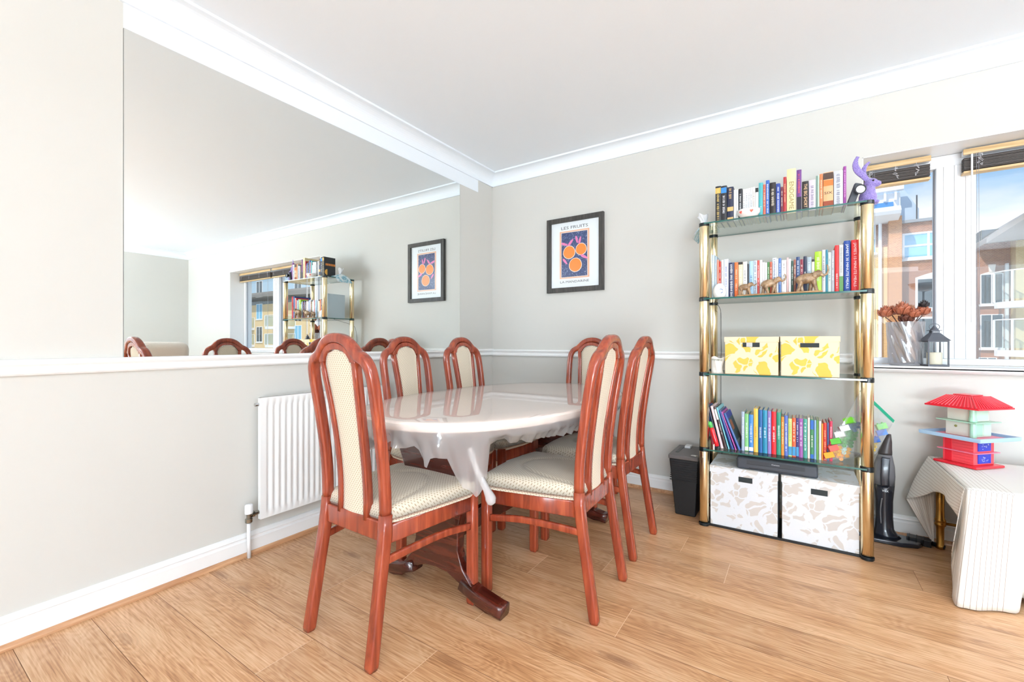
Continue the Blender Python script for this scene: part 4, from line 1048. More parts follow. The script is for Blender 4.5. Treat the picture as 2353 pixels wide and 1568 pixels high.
# heart bowl
bx = ony(1721, 498, -.42); bowl = thing('bowl', 'small white bowl painted with red hearts on the top shelf', 'bowl', (bx.x, -.428, 1.6793))
br = (ony(1749, 480, -.42).x - ony(1694, 480, -.42).x) / 2
MB().lathe([(0, .0), (br * .6, .0), (br * .68, .003), (br * .93, .022), (br, .040), (br * .95, .040), (br * .86, .022), (br * .6, .006), (0, .005)], n=28, cap=False).build('shell', M('white glaze', (248, 244, 242), .15, coat=.5), bowl, smooth=True)
def heart(cx, cz, s, y, tilt=0):
    pts = []
    for k in range(24):
        a = 2 * PI * k / 24; x = 16 * math.sin(a) ** 3 / 17; z = (13 * math.cos(a) - 5 * math.cos(2 * a) - 2 * math.cos(3 * a) - math.cos(4 * a)) / 17
        pts.append((x * s, z * s))
    return pts
for ang in (-130, -72):
    A_ = R(ang); mb = MB(); s = .0095; vs = []
    for (x, z) in heart(0, 0, s, 0):
        zz = .024 + z; rr_ = br * interp(zz, [(0, .64), (.003, .70), (.022, .945), (.04, 1.01)]) + .0006; aa = A_ + x / br
        vs.append((rr_ * math.cos(aa), rr_ * math.sin(aa), zz))
    mb.add(vs, [tuple(range(24))]); mb.build('heart', M('coral glaze', (240, 110, 90), .3), bowl)

# tissue packet drooping over the left end of the top shelf
tpk = thing('tissue_packet', 'blue and white soft tissue packet drooping over the left end of the top shelf', 'tissues', (1.765, -.27, 1.6793))
mTis = M('printed soft film', (226, 238, 244), .4, coat=.4); t_, b_, n__, l__ = nodes(mTis)
l__(ramp(t_, noise(t_, objc(t_), 22, 2), [(.40, col(232, 240, 244)), (.50, col(150, 200, 216)), (.56, col(104, 168, 192)), (.66, col(226, 236, 240))]), b_.inputs['Base Color'])
mb = MB(); nz_ = lambda x, y: .004 * math.sin(40 * x + 3) * math.cos(31 * y)
def pk(sgn):
    def f(i, j):
        x = -.075 + .125 * i; y = -.065 + .17 * j; ed = min(i, 1 - i, j, 1 - j) * 2
        z = .002 + .034 * (ed ** .5) * (1 if sgn > 0 else 0) + (nz_(x, y) + .003 if sgn > 0 else 0)
        if x < -.02: z -= ((-.02 - x) / .055) ** 1.6 * .055 ; 
        return (x, y, z)
    return f
mb.grid(pk(1), 16, 18); mb.grid(pk(-1), 16, 18, flip=True)
# keep the part over the glass above it
mb.build('packet', mTis, tpk, smooth=True)
mb = MB(); vs = []
for k in range(11):
    for j in range(15):
        a = -PI * .9 + 1.8 * PI * j / 14; v = k / 10; r_ = .006 + .022 * v + .006 * math.sin(4 * a + 3 * v); vs.append((-.02 + r_ * math.cos(a) * 1.0 - .01 * v, .0 + r_ * math.sin(a), .036 + .066 * v - .015 * v * abs(math.sin(1.5 * a))))
mb.add(vs, [(k * 15 + j, k * 15 + j + 1, (k + 1) * 15 + j + 1, (k + 1) * 15 + j) for k in range(10) for j in range(14)])
mb.build('tissue', M('tissue white', (250, 250, 252), .9), tpk, smooth=True)

# crocheted rabbit and black gadget
rb = ony(1985, 470, -.36); rab = thing('rabbit_toy', 'purple crocheted rabbit sitting at the right end of the top shelf, facing the window', 'soft toy', (2.492, -.355, 1.6793))
mYarn = M('purple yarn', (154, 138, 204), .9, sheen=.5); t_, b_, n__, l__ = nodes(mYarn)
vo = n__('ShaderNodeTexVoronoi'); vo.inputs['Scale'].default_value = 260; l__(objc(t_), vo.inputs['Vector'])
l__(ramp(t_, vo.outputs['Distance'], [(.1, col(178, 162, 222)), (.7, col(132, 114, 186))]), b_.inputs['Base Color'])
bq = [q for q in t_.nodes if q.type == 'BUMP'][0]; bq.inputs['Strength'].default_value = .6; bq.inputs['Distance'].default_value = .002; bq.invert = True; l__(vo.outputs['Distance'], bq.inputs['Height'])
mb = MB()
mb.ball((-.002, 0, .036), (.036, .034, .040)); mb.ball((.002, 0, .068), (.026, .025, .028)); mb.ball((-.028, 0, .014), (.022, .024, .014)); mb.ball((.020, -.014, .010), (.022, .012, .009)); mb.ball((.020, .014, .010), (.022, .012, .009))
mb.ball((.010, 0, .104), (.028, .023, .023)); mb.ball((.030, 0, .098), (.020, .017, .015))
mb.build('body', mYarn, rab, remesh=.0026)
mb = MB()
for (s, pts, wd_) in ((-1, [(-.004, -.008, .118), (-.020, -.010, .142), (-.040, -.012, .168), (-.050, -.012, .196), (-.048, -.010, .222), (-.040, -.008, .240)], 1.0), (1, [(-.002, .010, .120), (-.010, .014, .142), (-.016, .018, .166), (-.012, .022, .190), (-.001, .026, .208), (.008, .028, .216)], .7)):
    mb.sweep(crom(pts, 5), [(.013 * wd_ * math.cos(2 * PI * k / 10), .0035 * math.sin(2 * PI * k / 10)) for k in range(10)], (0, 1, 0), scales=[.55 + .55 * math.sin(PI * min(k / 25 + .12, 1)) for k in range(26)])
mb.build('ears', mYarn, rab, smooth=True)
mb = MB(); mb.ball((.016, -.0225, .110), .0045); mb.ball((.016, .0225, .110), .0045); mb.build('eyes', mBlack, rab, smooth=True)
MB().ball((.0498, 0, .099), (.0035, .005, .0045)).build('nose', mBlack, rab, smooth=True)
cg = thing('lens_gadget', 'small black gadget with a round silver lens leaning against the purple rabbit', 'lamp', (2.440, -.405, 1.6793), rot=(0, 0, R(8)))  # black camera-like gadget, not a light source
mb = MB(); mb.box((-.004, .006, .052), (.030, .022, .098), (0, R(18), 0)); mb.build('housing', mDkGrey, cg, bevel=.005, seg=3)
mb = MB(); mb.bb((-.030, -.006, 0), (.016, .026, .006)); mb.box((-.020, .006, .022), (.014, .016, .036), (0, R(15), 0)); mb.build('foot', mBlack, cg, bevel=.002)
mb = MB(); mb.lathe([(.012, 0), (.016, -.006), (.022, -.020), (.022, -.026), (.018, -.026), (.0175, -.022)], (.012, -.005, .062), 24, axis=1); mb.build('lens_barrel', mBlack, cg, smooth=False)
MB().lathe([(0, -.0225), (.0172, -.0225)], (.012, -.005, .062), 24, axis=1, cap=False).build('lens', M('silver lens', (206, 212, 220), .1, metal=1), cg)

# white paper bag on the third shelf
pb = thing('paper_bag', 'crumpled white bag squeezed in left of the yellow boxes', 'bag', (1.802, -.40, .8463))
mb = MB()
def pbf(sgn):
    def f(i, j):
        x = -.002 + .062 * i; z = .088 * j
        ed = min(i, 1 - i) * 2; d = .020 * (ed ** .5) * (1 - .6 * j) + .0035 * math.sin(9 * i + 7 * j) * ed
        return (x - .006 * math.sin(5 * j) * i, .01 - sgn * d, z + .006 * math.sin(7 * i) * j)
    return f
mb.grid(pbf(1), 14, 12); mb.grid(pbf(-1), 14, 12, flip=True); mb.build('bag', M('white paper', (240, 236, 230), .7, bump=(50, .4)), pb, smooth=True)
mb = MB(); rnd = random.Random(5)
for k in range(14):
    x = .004 + k * .0038; mb.bb((x, -.0055, .070 + rnd.uniform(-.003, .003)), (x + .0016, -.0050, .076 + rnd.uniform(0, .004)))
mb.build('scribble', M('grey green ink', (110, 126, 110), .6), pb)

# zip bag with toy bricks at the right end of the lower shelf
zb = thing('zip_bag', 'clear zip bag of toy bricks with a green seal, wedged behind the right post', 'bag', (2.46, -.30, Z4 + .001))
mBag = glassy('bag film', (.96, .98, .98), rough=.06, ior=1.45, whiten=.24, boost=.02)
ctr = Vector((2.46, -.30, Z4 + .001))
def zp(px, py, Y): p = ony(px, py, Y); return p - ctr
c_tl = zp(1976, 900, -.37); c_tr = zp(2052, 972, -.20); c_bl = zp(1893, 1060, -.40); c_br = zp(2012, 1040, -.24)
c_bl.z = .004; c_br.z = .03
def bagf(sg):
    nrm = (c_tr - c_tl).cross(c_bl - c_tl).normalized()
    if nrm.y > 0: nrm = -nrm
    def f(i, j):
        p = (c_tl * (1 - i) + c_tr * i) * (1 - j) + (c_bl * (1 - i) + c_br * i) * j
        ed = min(i, 1 - i) * 2; puff = (.034 * math.sin(PI * min(j * .9, 1)) ** .7) * ed ** .5
        q = p + nrm * sg * (puff + .002 * math.sin(14 * i + 9 * j)); q.z = max(q.z, .001); return q
    return f
mb = MB(); mb.grid(bagf(1), 18, 20); mb.grid(bagf(-1), 18, 20, flip=True); mb.build('film', mBag, zb, smooth=True)
f1 = bagf(0); mb = MB()
up_ = (c_tl - c_bl).normalized() * .014; nn = (c_tr - c_tl).cross(up_).normalized() * .0015
vs = [c_tl + nn, c_tr + nn, c_tr + up_ + nn, c_tl + up_ + nn, c_tl - nn, c_tr - nn, c_tr + up_ - nn, c_tl + up_ - nn]
mb.add(vs, [(0, 1, 2, 3), (7, 6, 5, 4), (0, 4, 5, 1), (3, 2, 6, 7), (1, 5, 6, 2), (0, 3, 7, 4)]); mb.build('zip_seal', M('green seal', (30, 156, 120), .35), zb)
# the bricks inside, spread on the bag's middle surface
def brick(i, j, kind, rgb, lab, rz=0, s=1.0, n=0):
    p = f1(i, j) + ctr
    t = thing('toy_brick', lab, 'toy brick', p, group='toy bricks in the zip bag', rot=(R(-12), R(-20), rz))
    m = M('brick %d %d %d' % rgb, rgb, .3, coat=.3)
    if kind == 'b':
        MB().box((0, 0, 0), (.030 * s, .026 * s, .020 * s)).build('block', m, t, bevel=.001); 
        mb = MB()
        for dx in (-.007, .007):
            mb.lathe([(.004, .010 * s), (.004, .014 * s), (0, .014 * s)], (dx * s, 0, 0), 8)
        mb.build('studs', m, t)
    else:
        mb = MB()
        for (a, b_) in ((-.0085, 0), (.0085, 0), (0, .0147), (.017, .0147), (0, -.0147), (-.017, .0147)):
            mb.lathe([(0, -.003), (.0055, -.003), (.0065, -.008), (.0092, -.008), (.0092, .008), (0, .008)], (a, 0, b_), 6, axis=1, cap=False)
        mb.build('honeycomb', m, t)
    return t
BR = [(.10, .40, 'b', (106, 200, 32), 'bright green block, highest in the bag'), (.07, .52, 'b', (206, 210, 210), 'pale grey block under the bright green one'), (.06, .615, 'b', (222, 224, 222), 'white block, second under the bright green one'),
      (.05, .72, 'b', (96, 190, 70), 'mid green block above the red one at the left of the bag'), (.05, .82, 'b', (208, 64, 44), 'red block at the lower left of the bag'), (.06, .93, 'b', (248, 164, 26), 'orange block at the bottom left of the bag'),
      (.24, .47, 'h', (18, 96, 136), 'dark blue honeycomb piece in the bag, left one'), (.38, .42, 'h', (16, 84, 128), 'dark blue honeycomb piece in the bag, right one'), (.20, .60, 'h', (54, 150, 60), 'green honeycomb piece in the bag, upper left'), (.34, .60, 'h', (40, 140, 48), 'green honeycomb piece in the bag, upper right'),
      (.20, .73, 'h', (84, 176, 70), 'green honeycomb piece in the bag, lower left'), (.34, .73, 'h', (30, 128, 44), 'green honeycomb piece in the bag, lower right'), (.18, .87, 'h', (250, 190, 40), 'yellow honeycomb piece at the bottom of the bag, left one'), (.27, .85, 'h', (206, 236, 230), 'clear mint honeycomb piece at the bottom of the bag'), (.28, .96, 'h', (246, 160, 24), 'amber honeycomb piece at the bottom of the bag, middle one'), (.38, .91, 'h', (250, 178, 32), 'yellow honeycomb piece at the bottom of the bag, right one'),
      (.80, .25, 'b', (120, 206, 90), 'light green block near the green seal right of the post'), (.88, .38, 'b', (36, 110, 206), 'blue block near the right edge of the bag'), (.82, .60, 'b', (32, 96, 190), 'blue block lower down right of the post'), (.85, .78, 'h', (240, 200, 40), 'yellow honeycomb piece right of the post')]
for q in BR: brick(q[0], q[1], q[2], q[3], q[4], rz=random.uniform(-.3, .3), s=1.35)
# ------------------------------------------------------------------ black paper shredder left of the bookshelf
sh = thing('paper_shredder', 'tall black paper shredder on the floor left of the glass bookshelf', 'shredder', (1.655, -.215, 0))
MB().prism([(-.058, 0), (.055, 0), (.068, .325), (-.092, .325)][::1], 1, -.142, .13).build('bin', M('matt black plastic', (16, 16, 18), .5, bump=(8, .3)), sh, bevel=.006)
mb = MB()
for k in range(9): mb.bb((-.088 + k * .0012, -.1445, .20 + k * .013), (.064, -.1421, .2055 + k * .013))
mb.build('ribs', mBlack, sh)
MB().bb((-.096, -.150, .3255), (.072, .135, .352)).build('lid', M('grey brown plastic', (96, 90, 88), .4), sh, bevel=.006, seg=3)
MB().bb((-.070, -.08, .3515), (-.052, .07, .3535)).build('feed_slot', mBlack, sh)
MB().bb((-.045, .05, .3515), (-.01, .11, .366)).build('switch', M('white button', (230, 230, 230), .3), sh, bevel=.003)
MB().ball((.045, -.115, .352), (.022, .012, .004)).build('badge', mChrome, sh, smooth=True)

# ------------------------------------------------------------------ handheld vacuum on its stand
vx = ony(2031, 1230, -.11).x
vc = thing('handheld_vacuum', 'black handheld vacuum standing upright on its charging base right of the bookshelf', 'vacuum cleaner', (vx, -.115, 0))
mVB = M('navy black plastic', (30, 34, 44), .25, coat=.4); mVG = M('smoked grey plastic', (112, 112, 116), .2, coat=.5)
mb = MB(); pts = [(-.06 + 0, -.07), (.06, -.075), (.125, -.05), (.145, -.02), (.140, .03), (.08, .055), (-.05, .06)]
mb.prism(pts, 2, .0, .022); mb.build('charging_base', mVB, vc, bevel=.007, seg=3)
def ell(prof, n=20, c=(0, 0)):
    mb = MB(); vs = []
    for (z, rx, ry, ox, oy) in prof:
        for k in range(n): a = 2 * PI * k / n; vs.append((c[0] + ox + rx * math.cos(a), c[1] + oy + ry * math.sin(a), z))
    m_ = len(prof)
    mb.add(vs, [(i * n + k, i * n + (k + 1) % n, (i + 1) * n + (k + 1) % n, (i + 1) * n + k) for i in range(m_ - 1) for k in range(n)] + [tuple(range(n))[::-1], tuple((m_ - 1) * n + k for k in range(n))])
    return mb
ell([(.0225, .058, .045, .01, 0), (.035, .050, .040, .005, 0), (.06, .040, .034, 0, 0), (.12, .036, .032, 0, 0), (.20, .036, .032, 0, 0), (.25, .040, .036, 0, 0), (.285, .043, .038, 0, 0)]).build('body', mVB, vc, smooth=True)
ell([(.2855, .043, .038, 0, 0), (.33, .045, .040, 0, 0), (.38, .043, .038, 0, 0), (.42, .034, .031, .002, 0), (.44, .028, .026, .004, 0)]).build('dust_cup', mVG, vc, smooth=True)
mb = MB(); mb.sweep(crom([(.0, -.042, .285), (-.002, -.0445, .33), (.0, -.042, .38), (.003, -.034, .43)], 4), rrect(.034, .008, .003), (0, 1, 0)); mb.build('trigger_strip', mVB, vc, smooth=True)
ell([(.4405, .029, .026, .004, 0), (.452, .028, .025, .005, 0), (.470, .024, .020, .008, 0), (.505, .018, .016, .014, 0), (.545, .008, .012, .020, 0)]).build('nozzle', M('dark brown grey plastic', (66, 60, 60), .35), vc, smooth=True)
text('lettering', 'vax', 1, M('silver print', (220, 224, 228), .4), vc, (.0, -.0415, .262), (PI / 2, 0, 0), .0002, maxw=.026, maxh=.010)
mb = MB(); mb.tube(crom([(-.012, -.0335, .22), (-.018, -.034, .16), (-.016, -.034, .09)], 5), .003, 8); mb.build('trim_line', mVG, vc, smooth=True)
vb = thing('vacuum_brush', 'black ribbed brush head lying on the floor between the vacuum and the side table', 'brush head', (2.735, -.085, 0), rz=-.20)
mb = MB(); mb.bb((-.062, -.028, 0), (.030, .026, .032)); 
for k in range(3): mb.bb((-.055 + k * .027, -.030, .004), (-.050 + k * .027, .028, .034))
mb.build('body', mBlack, vb, bevel=.005)
MB().tube([(.0305, 0, .016), (.060, -.004, .014), (.078, -.008, .012)], .011, 12).build('socket', mBlack, vb, smooth=True)

# ------------------------------------------------------------------ side table with striped cloth
TX0, TX1, TY0, TY1, TZ = 2.762, 3.95, -.655, -.062, .44
st = thing('side_table', 'low side table with turned antique-brass legs under a striped cloth', 'table', ((TX0 + TX1) / 2, (TY0 + TY1) / 2, 0))
sc0 = Vector(st.location)
MB().bb((TX0 - sc0.x + .006, TY0 - sc0.y + .006, TZ - .022), (TX1 - sc0.x - .006, TY1 - sc0.y - .006, TZ)).build('table_top', mDarkW, st)
lp = [(.013, 0), (.018, .004), (.018, .018), (.0145, .026), (.0155, .10), (.0175, .112), (.0215, .118), (.0215, .126), (.0175, .132), (.0215, .138), (.0215, .145), (.017, .152), (.0155, .20), (.0175, .418)]
LEGS = [(2.794, -.100), (2.794, -.605), (3.90, -.100), (3.90, -.605)]
for (x, y) in LEGS:
    MB().lathe(lp, (x - sc0.x, y - sc0.y, 0), 20).build('leg', mBrassD, st, smooth=True)
mb = MB(); mb.tube([(2.794 - sc0.x + .0195, -.100 - sc0.y, .128), (3.90 - sc0.x - .0195, -.100 - sc0.y, .128)], .007); mb.tube([(2.794 - sc0.x + .0195, -.605 - sc0.y, .128), (3.90 - sc0.x - .0195, -.605 - sc0.y, .128)], .007); mb.build('stretcher', mBrassD, st, smooth=True)
# cloth
mStr = M('striped cream cloth', (238, 232, 222), .85, sheen=.2, bump=(200, .1)); t_, b_, n__, l__ = nodes(mStr)
a_ = n__('ShaderNodeTexCoord'); s__ = n__('ShaderNodeSeparateXYZ'); l__(a_.outputs['UV'], s__.inputs[0])
w_ = math_(t_, 'SINE', math_(t_, 'MULTIPLY', s__.outputs[0], 2 * PI / .0138)); f_ = ramp(t_, w_, [(.0, (0, 0, 0, 1)), (.93, (0, 0, 0, 1)), (.975, (1, 1, 1, 1))])
lim = math_(t_, 'LESS_THAN', s__.outputs[0], .135)
l__(mixc(t_, math_(t_, 'MULTIPLY', math_(t_, 'MULTIPLY', f_, lim), .8), col(240, 235, 227), col(148, 118, 96)), b_.inputs['Base Color'])
mb = MB(); uv = []
TZc = TZ + .004
# top
nx, ny = 40, 16
vs = []
for i in range(nx + 1):
    for j in range(ny + 1):
        x = TX0 + (TX1 - TX0) * i / nx; y = TY1 + (TY0 - TY1) * j / ny
        vs.append((x, y, TZc + .0015 * math.sin(9 * x + 5 * y) ** 2)); uv.append((x - TX0, y))
mb.add(vs, [(i * (ny + 1) + j, (i + 1) * (ny + 1) + j, (i + 1) * (ny + 1) + j + 1, i * (ny + 1) + j + 1) for i in range(nx) for j in range(ny)])
def drape(cols, nv=16, nsub=5, uvmode='v', u0=0, fold=.006, freq=55, bulge=.02, outv=(0, -1, 0)):
    """cols: list of (top point, bottom point); smooth between columns, straight with a slight bulge along each"""
    T = crom([c[0] for c in cols], nsub); B = crom([c[1] for c in cols], nsub); vs = []; out = Vector(outv); U = [u0]
    for k in range(1, len(T)): U.append(U[-1] + (B[k] - B[k - 1]).length * .55 + (T[k] - T[k - 1]).length * .45)
    for k in range(len(T)):
        L_ = (B[k] - T[k]).length
        for j in range(nv + 1):
            v = j / nv; p = T[k].lerp(B[k], v)
            p = p + out * (bulge * math.sin(PI * v) * L_ + fold * v * math.sin(freq * U[k]))
            p.z = max(p.z, .003)
            vs.append(tuple(p)); uv.append((-v * L_ if uvmode == 'v' else U[k], 0) if uvmode == 'v' else ((T[k].x - TX0) - 2 * (T[k].y - TY0) if uvmode == 'u' else U[k], v))
    s_ = nv + 1
    mb.add(vs, [(k * s_ + j, (k + 1) * s_ + j, (k + 1) * s_ + j + 1, k * s_ + j + 1) for k in range(len(T) - 1) for j in range(nv)])
V = Vector
e = .012
def ed(y): return V((TX0 - .003, y, TZc))
def fr(x): return V((x, TY0 - .003, TZc))
left = [(ed(-.062), onz(2082, 1147, .20) * 0 + along(2082, 1147, (2.69, -.10, .25))), (ed(-.16), along(2108, 1143, (2.70, -.17, .26))), (ed(-.26), along(2134, 1134, (2.715, -.25, .28))), (ed(-.36), along(2152, 1131, (2.725, -.33, .30))),
        (ed(-.44), along(2166, 1137, (2.725, -.42, .30))), (ed(-.52), along(2176, 1150, (2.72, -.50, .30))), (ed(-.59), along(2187, 1166, (2.715, -.56, .30))), (ed(-.645), along(2200, 1190, (2.72, -.60, .26)))]
drape(left, uvmode='v', fold=.004, freq=30, bulge=.03, outv=(-1, 0, 0))
# corner piece falling to the floor, then the front side
fl_ = lambda px, py: onz(px, py, .006)
cor = [(V((TX0 - .003, -.63, TZc)), along(2190, 1240, (2.70, -.63, .16))), (V((TX0 - .001, -.652, TZc)), fl_(2184, 1330) * .5 + onz(2190, 1340, .05) * .5), (V((TX0 + .006, TY0 - .003, TZc)), fl_(2195, 1390)), (fr(TX0 + .035), fl_(2222, 1396)), (fr(TX0 + .075), fl_(2262, 1402)), (fr(TX0 + .115), fl_(2300, 1409)), (fr(TX0 + .15), fl_(2333, 1409)),
       (fr(TX0 + .19), onz(2342, 1388, .02)), (fr(TX0 + .25), onz(2353, 1378, .03)), (fr(TX0 + .36), V((3.06, -.69, .03))), (fr(TX0 + .5), V((3.24, -.70, .04))), (fr(TX0 + .8), V((3.55, -.69, .03))), (fr(TX1 + .003), V((3.96, -.68, .03)))]
drape(cor, uvmode='u', u0=-.10, fold=.014, freq=42, bulge=.0)
# under-side corner seen hanging at the rear left
p1, p2, p3 = along(2082, 1147, (2.69, -.10, .25)), along(2150, 1131, (2.74, -.08, .28)), along(2146, 1255, (2.775, -.068, .02))
vs = []; n_ = 12
for i in range(n_ + 1):
    for j in range(n_ + 1):
        q = p1.lerp(p2, i / n_).lerp(p3, j / n_); q = q + V((0, .004 * math.sin(20 * i / n_), 0)); vs.append(tuple(q)); uv.append((-.3 + .16 * i / n_, j / n_))
mb.add(vs, [(i * (n_ + 1) + j, (i + 1) * (n_ + 1) + j, (i + 1) * (n_ + 1) + j + 1, i * (n_ + 1) + j + 1) for i in range(n_) for j in range(n_)])
ctab = mb.build('tablecloth', mStr, smooth=True, solid=.0025, uv=uv); tag(ctab, 'cream brown-striped cloth thrown over the low side table, one corner trailing on the floor', 'tablecloth')

# ------------------------------------------------------------------ toy tower
tp_ = onz(2226, 1058, TZc); 
tw = thing('toy_tower', 'red, blue and mint plastic toy tower with a red tiled roof on the striped cloth', 'toy', (ony(2224, 1050, -.175).x, -.175, TZc + .003), rz=R(45))
mTR = M('toy red plastic', (236, 34, 54), .3, coat=.3); mTP = M('toy coral plastic', (246, 78, 90), .35, coat=.3); mTB = M('toy pale blue', (176, 206, 234), .35, coat=.3); mTM = M('toy mint', (176, 226, 200), .4, coat=.3)
mTW = M('toy off-white', (226, 226, 214), .4); mTBl = M('toy royal blue', (44, 62, 190), .3); mTPk = M('toy pink', (244, 130, 160), .35)
def slab(nm, s, z0, z1, m, cx=0, cy=0, bev=.003): return MB().bb((cx - s / 2, cy - s / 2, z0), (cx + s / 2, cy + s / 2, z1)).build(nm, m, tw, bevel=bev)
slab('base_plate', .172, 0, .012, mTR, bev=.005)
bl = slab('ground_floor', .122, .0122, .128, mTP)
mb = MB()
for k in range(8): mb.bb((-.0625, -.058, .022 + k * .013), (-.0610, .02, .0225 + k * .013)); 
mb.bb((-.0628, .024, .014), (-.0605, .05, .126)); mb.build('panel_grooves', mTR, bl)
slab('middle_tray', .150, .0655, .0695, mTPk, bev=.001)
for z in (.020, .076):
    MB().bb((-.040, -.0640, z), (.036, -.0612, z + .042)).build('window_panel', mTBl, bl)
    mb = MB(); rnd = random.Random(int(z * 1e4))
    for k in range(10): x = rnd.uniform(-.02, .02); q = rnd.uniform(.008, .032); mb.bb((x, -.0643, z + q), (x + .005, -.0640, z + q + .002))
    mb.build('pale_print', mTW, bl)
slab('sky_tray', .242, .1285, .1335, mTB, bev=.002)
mb = MB(); h = .121
for a, b in (((-h, -h), (h, -h + .006)), ((-h, h - .006), (h, h)), ((-h, -h + .006), (-h + .006, h - .006)), ((h - .006, -h + .006), (h, h - .006))): mb.bb((*a, .1335), (*b, .146))
mb.build('tray_rim', mTB, tw); slab('coral_deck', .19, .1336, .1365, mTPk)
b2 = slab('first_floor', .108, .1366, .203, mTW)
MB().lathe([(.012, .138), (.012, .202)], (-.054, -.054, 0), 12).build('corner_post', mTM, tw, smooth=False)
MB().bb((-.045, -.0560, .142), (.0, -.0542, .200)).build('mint_shutter', mTM, b2); MB().bb((.006, -.0560, .142), (.05, -.0542, .200)).build('mint_shutter', M('pale mint', (206, 240, 222), .4), b2)
MB().ball((-.055, .012, .180), (.001, .006, .006)).build('sticker', M('olive print', (140, 140, 80), .5), b2)
slab('mint_tray', .156, .2032, .2075, mTM, bev=.0015)
b3 = slab('second_floor', .100, .2077, .268, mTW)
MB().lathe([(.013, .208), (.015, .212), (.013, .228), (.012, .230), (.012, .266)], (-.050, -.050, 0), 12).build('corner_post', mTM, tw, smooth=False)
MB().bb((-.030, -.0518, .214), (.04, -.0502, .262)).build('mint_shutter', M('pale mint', (206, 240, 222), .4), b3)
# roof: hipped with ribs
mb = MB(); s0, s1, z0_, z1_ = .104, .052, .276, .322
vs = [(-s0, -s0, z0_), (s0, -s0, z0_), (s0, s0, z0_), (-s0, s0, z0_), (-s1, -s1, z1_), (s1, -s1, z1_), (s1, s1, z1_), (-s1, s1, z1_)]
mb.add(vs, [(0, 1, 5, 4), (1, 2, 6, 5), (2, 3, 7, 6), (3, 0, 4, 7), (4, 5, 6, 7), (3, 2, 1, 0)]); mb.bb((-s0 - .003, -s0 - .003, .2682), (s0 + .003, s0 + .003, .2758))
rf = mb.build('roof', mTR, tw, bevel=.002)
mb = MB()
for k in range(14):
    t = -1 + 2 * (k + .5) / 14
    for ax in (0, 1):
        a = V((t * s0, -s0 - .001, z0_ + .002)); b = V((t * s1, -s1 - .001, z1_ + .001))
        if ax: a = V((-s0 - .001, t * s0, z0_ + .002)); b = V((-s1 - .001, t * s1, z1_ + .001))
        mb.tube([a, b], .0022, 6)
mb.build('roof_ribs', mTP, rf)
mb = MB(); mb.bb((-.036, -.036, .3222), (.036, .036, .328)); mb.build('roof_cap', mTP, tw, bevel=.002)

# ------------------------------------------------------------------ crystal vase with copper flowers, lantern
SZt = .8955
vs0 = ony(2080, 846, .075); vas = thing('vase', 'cut crystal vase with spiral flutes on the window sill', 'vase', (vs0.x, .075, SZt))
mCry = glassy('cut crystal', (.80, .78, .80), rough=.03, ior=1.6, whiten=.22, boost=.12)
mb = MB(); n = 72; prof = [(.062, 0), (.068, .004), (.069, .05), (.071, .12), (.074, .18), (.078, .232)]
def vf(sgn, th):
    def f(i, j):
        z = .232 * j; r = interp(z, [(q[1], q[0]) for q in prof]) - th
        a = 2 * PI * i; r += (.0055 * abs(math.sin(6 * a + 34 * z)) - .0012) * (1 if sgn > 0 else .3)
        return (r * math.cos(a), r * math.sin(a), z + (.006 if sgn < 0 and j == 0 else 0))
    return f
mb.grid(vf(1, 0), 112, 22, wrap=True); mb.grid(vf(-1, .006), 56, 10, flip=True, wrap=True)
mb.lathe([(0, .0), (.062, .0)], n=24, cap=False); mb.lathe([(0, .010), (.055, .010)], n=24, cap=False)
mb.build('glass', mCry, vas, smooth=True)
mCop = M('copper brown petals', (182, 106, 76), .55, coat=.2, bump=(60, .3)); mCopD = M('dark copper petals', (112, 62, 46), .6); mStem = M('dark stem', (92, 62, 52), .6); mWD = M('black and white petals', (60, 56, 58), .5)
FL = [(-.082, 0, .272, 1.35, mCop, 'copper rose leaning out farthest left from the crystal vase'), (-.050, .025, .282, 1.1, mCop, 'copper flower at the upper left of the vase bunch'), (-.018, -.03, .282, 1.5, mCop, 'large copper rose facing front, left of the middle of the bunch'), (.014, .03, .272, 1.1, mCopD, 'darker copper flower in the middle of the bunch, behind'),
      (.030, -.022, .262, 1.1, mCop, 'small copper flower right of the middle of the bunch'), (.070, .008, .276, 1.25, mCop, 'copper flower at the right of the vase bunch'), (.072, -.012, .312, .85, mWD, 'black and white speckled flower topping the right of the bunch'), (.004, 0, .238, 1.3, mCopD, 'dark copper flower low over the vase rim')]
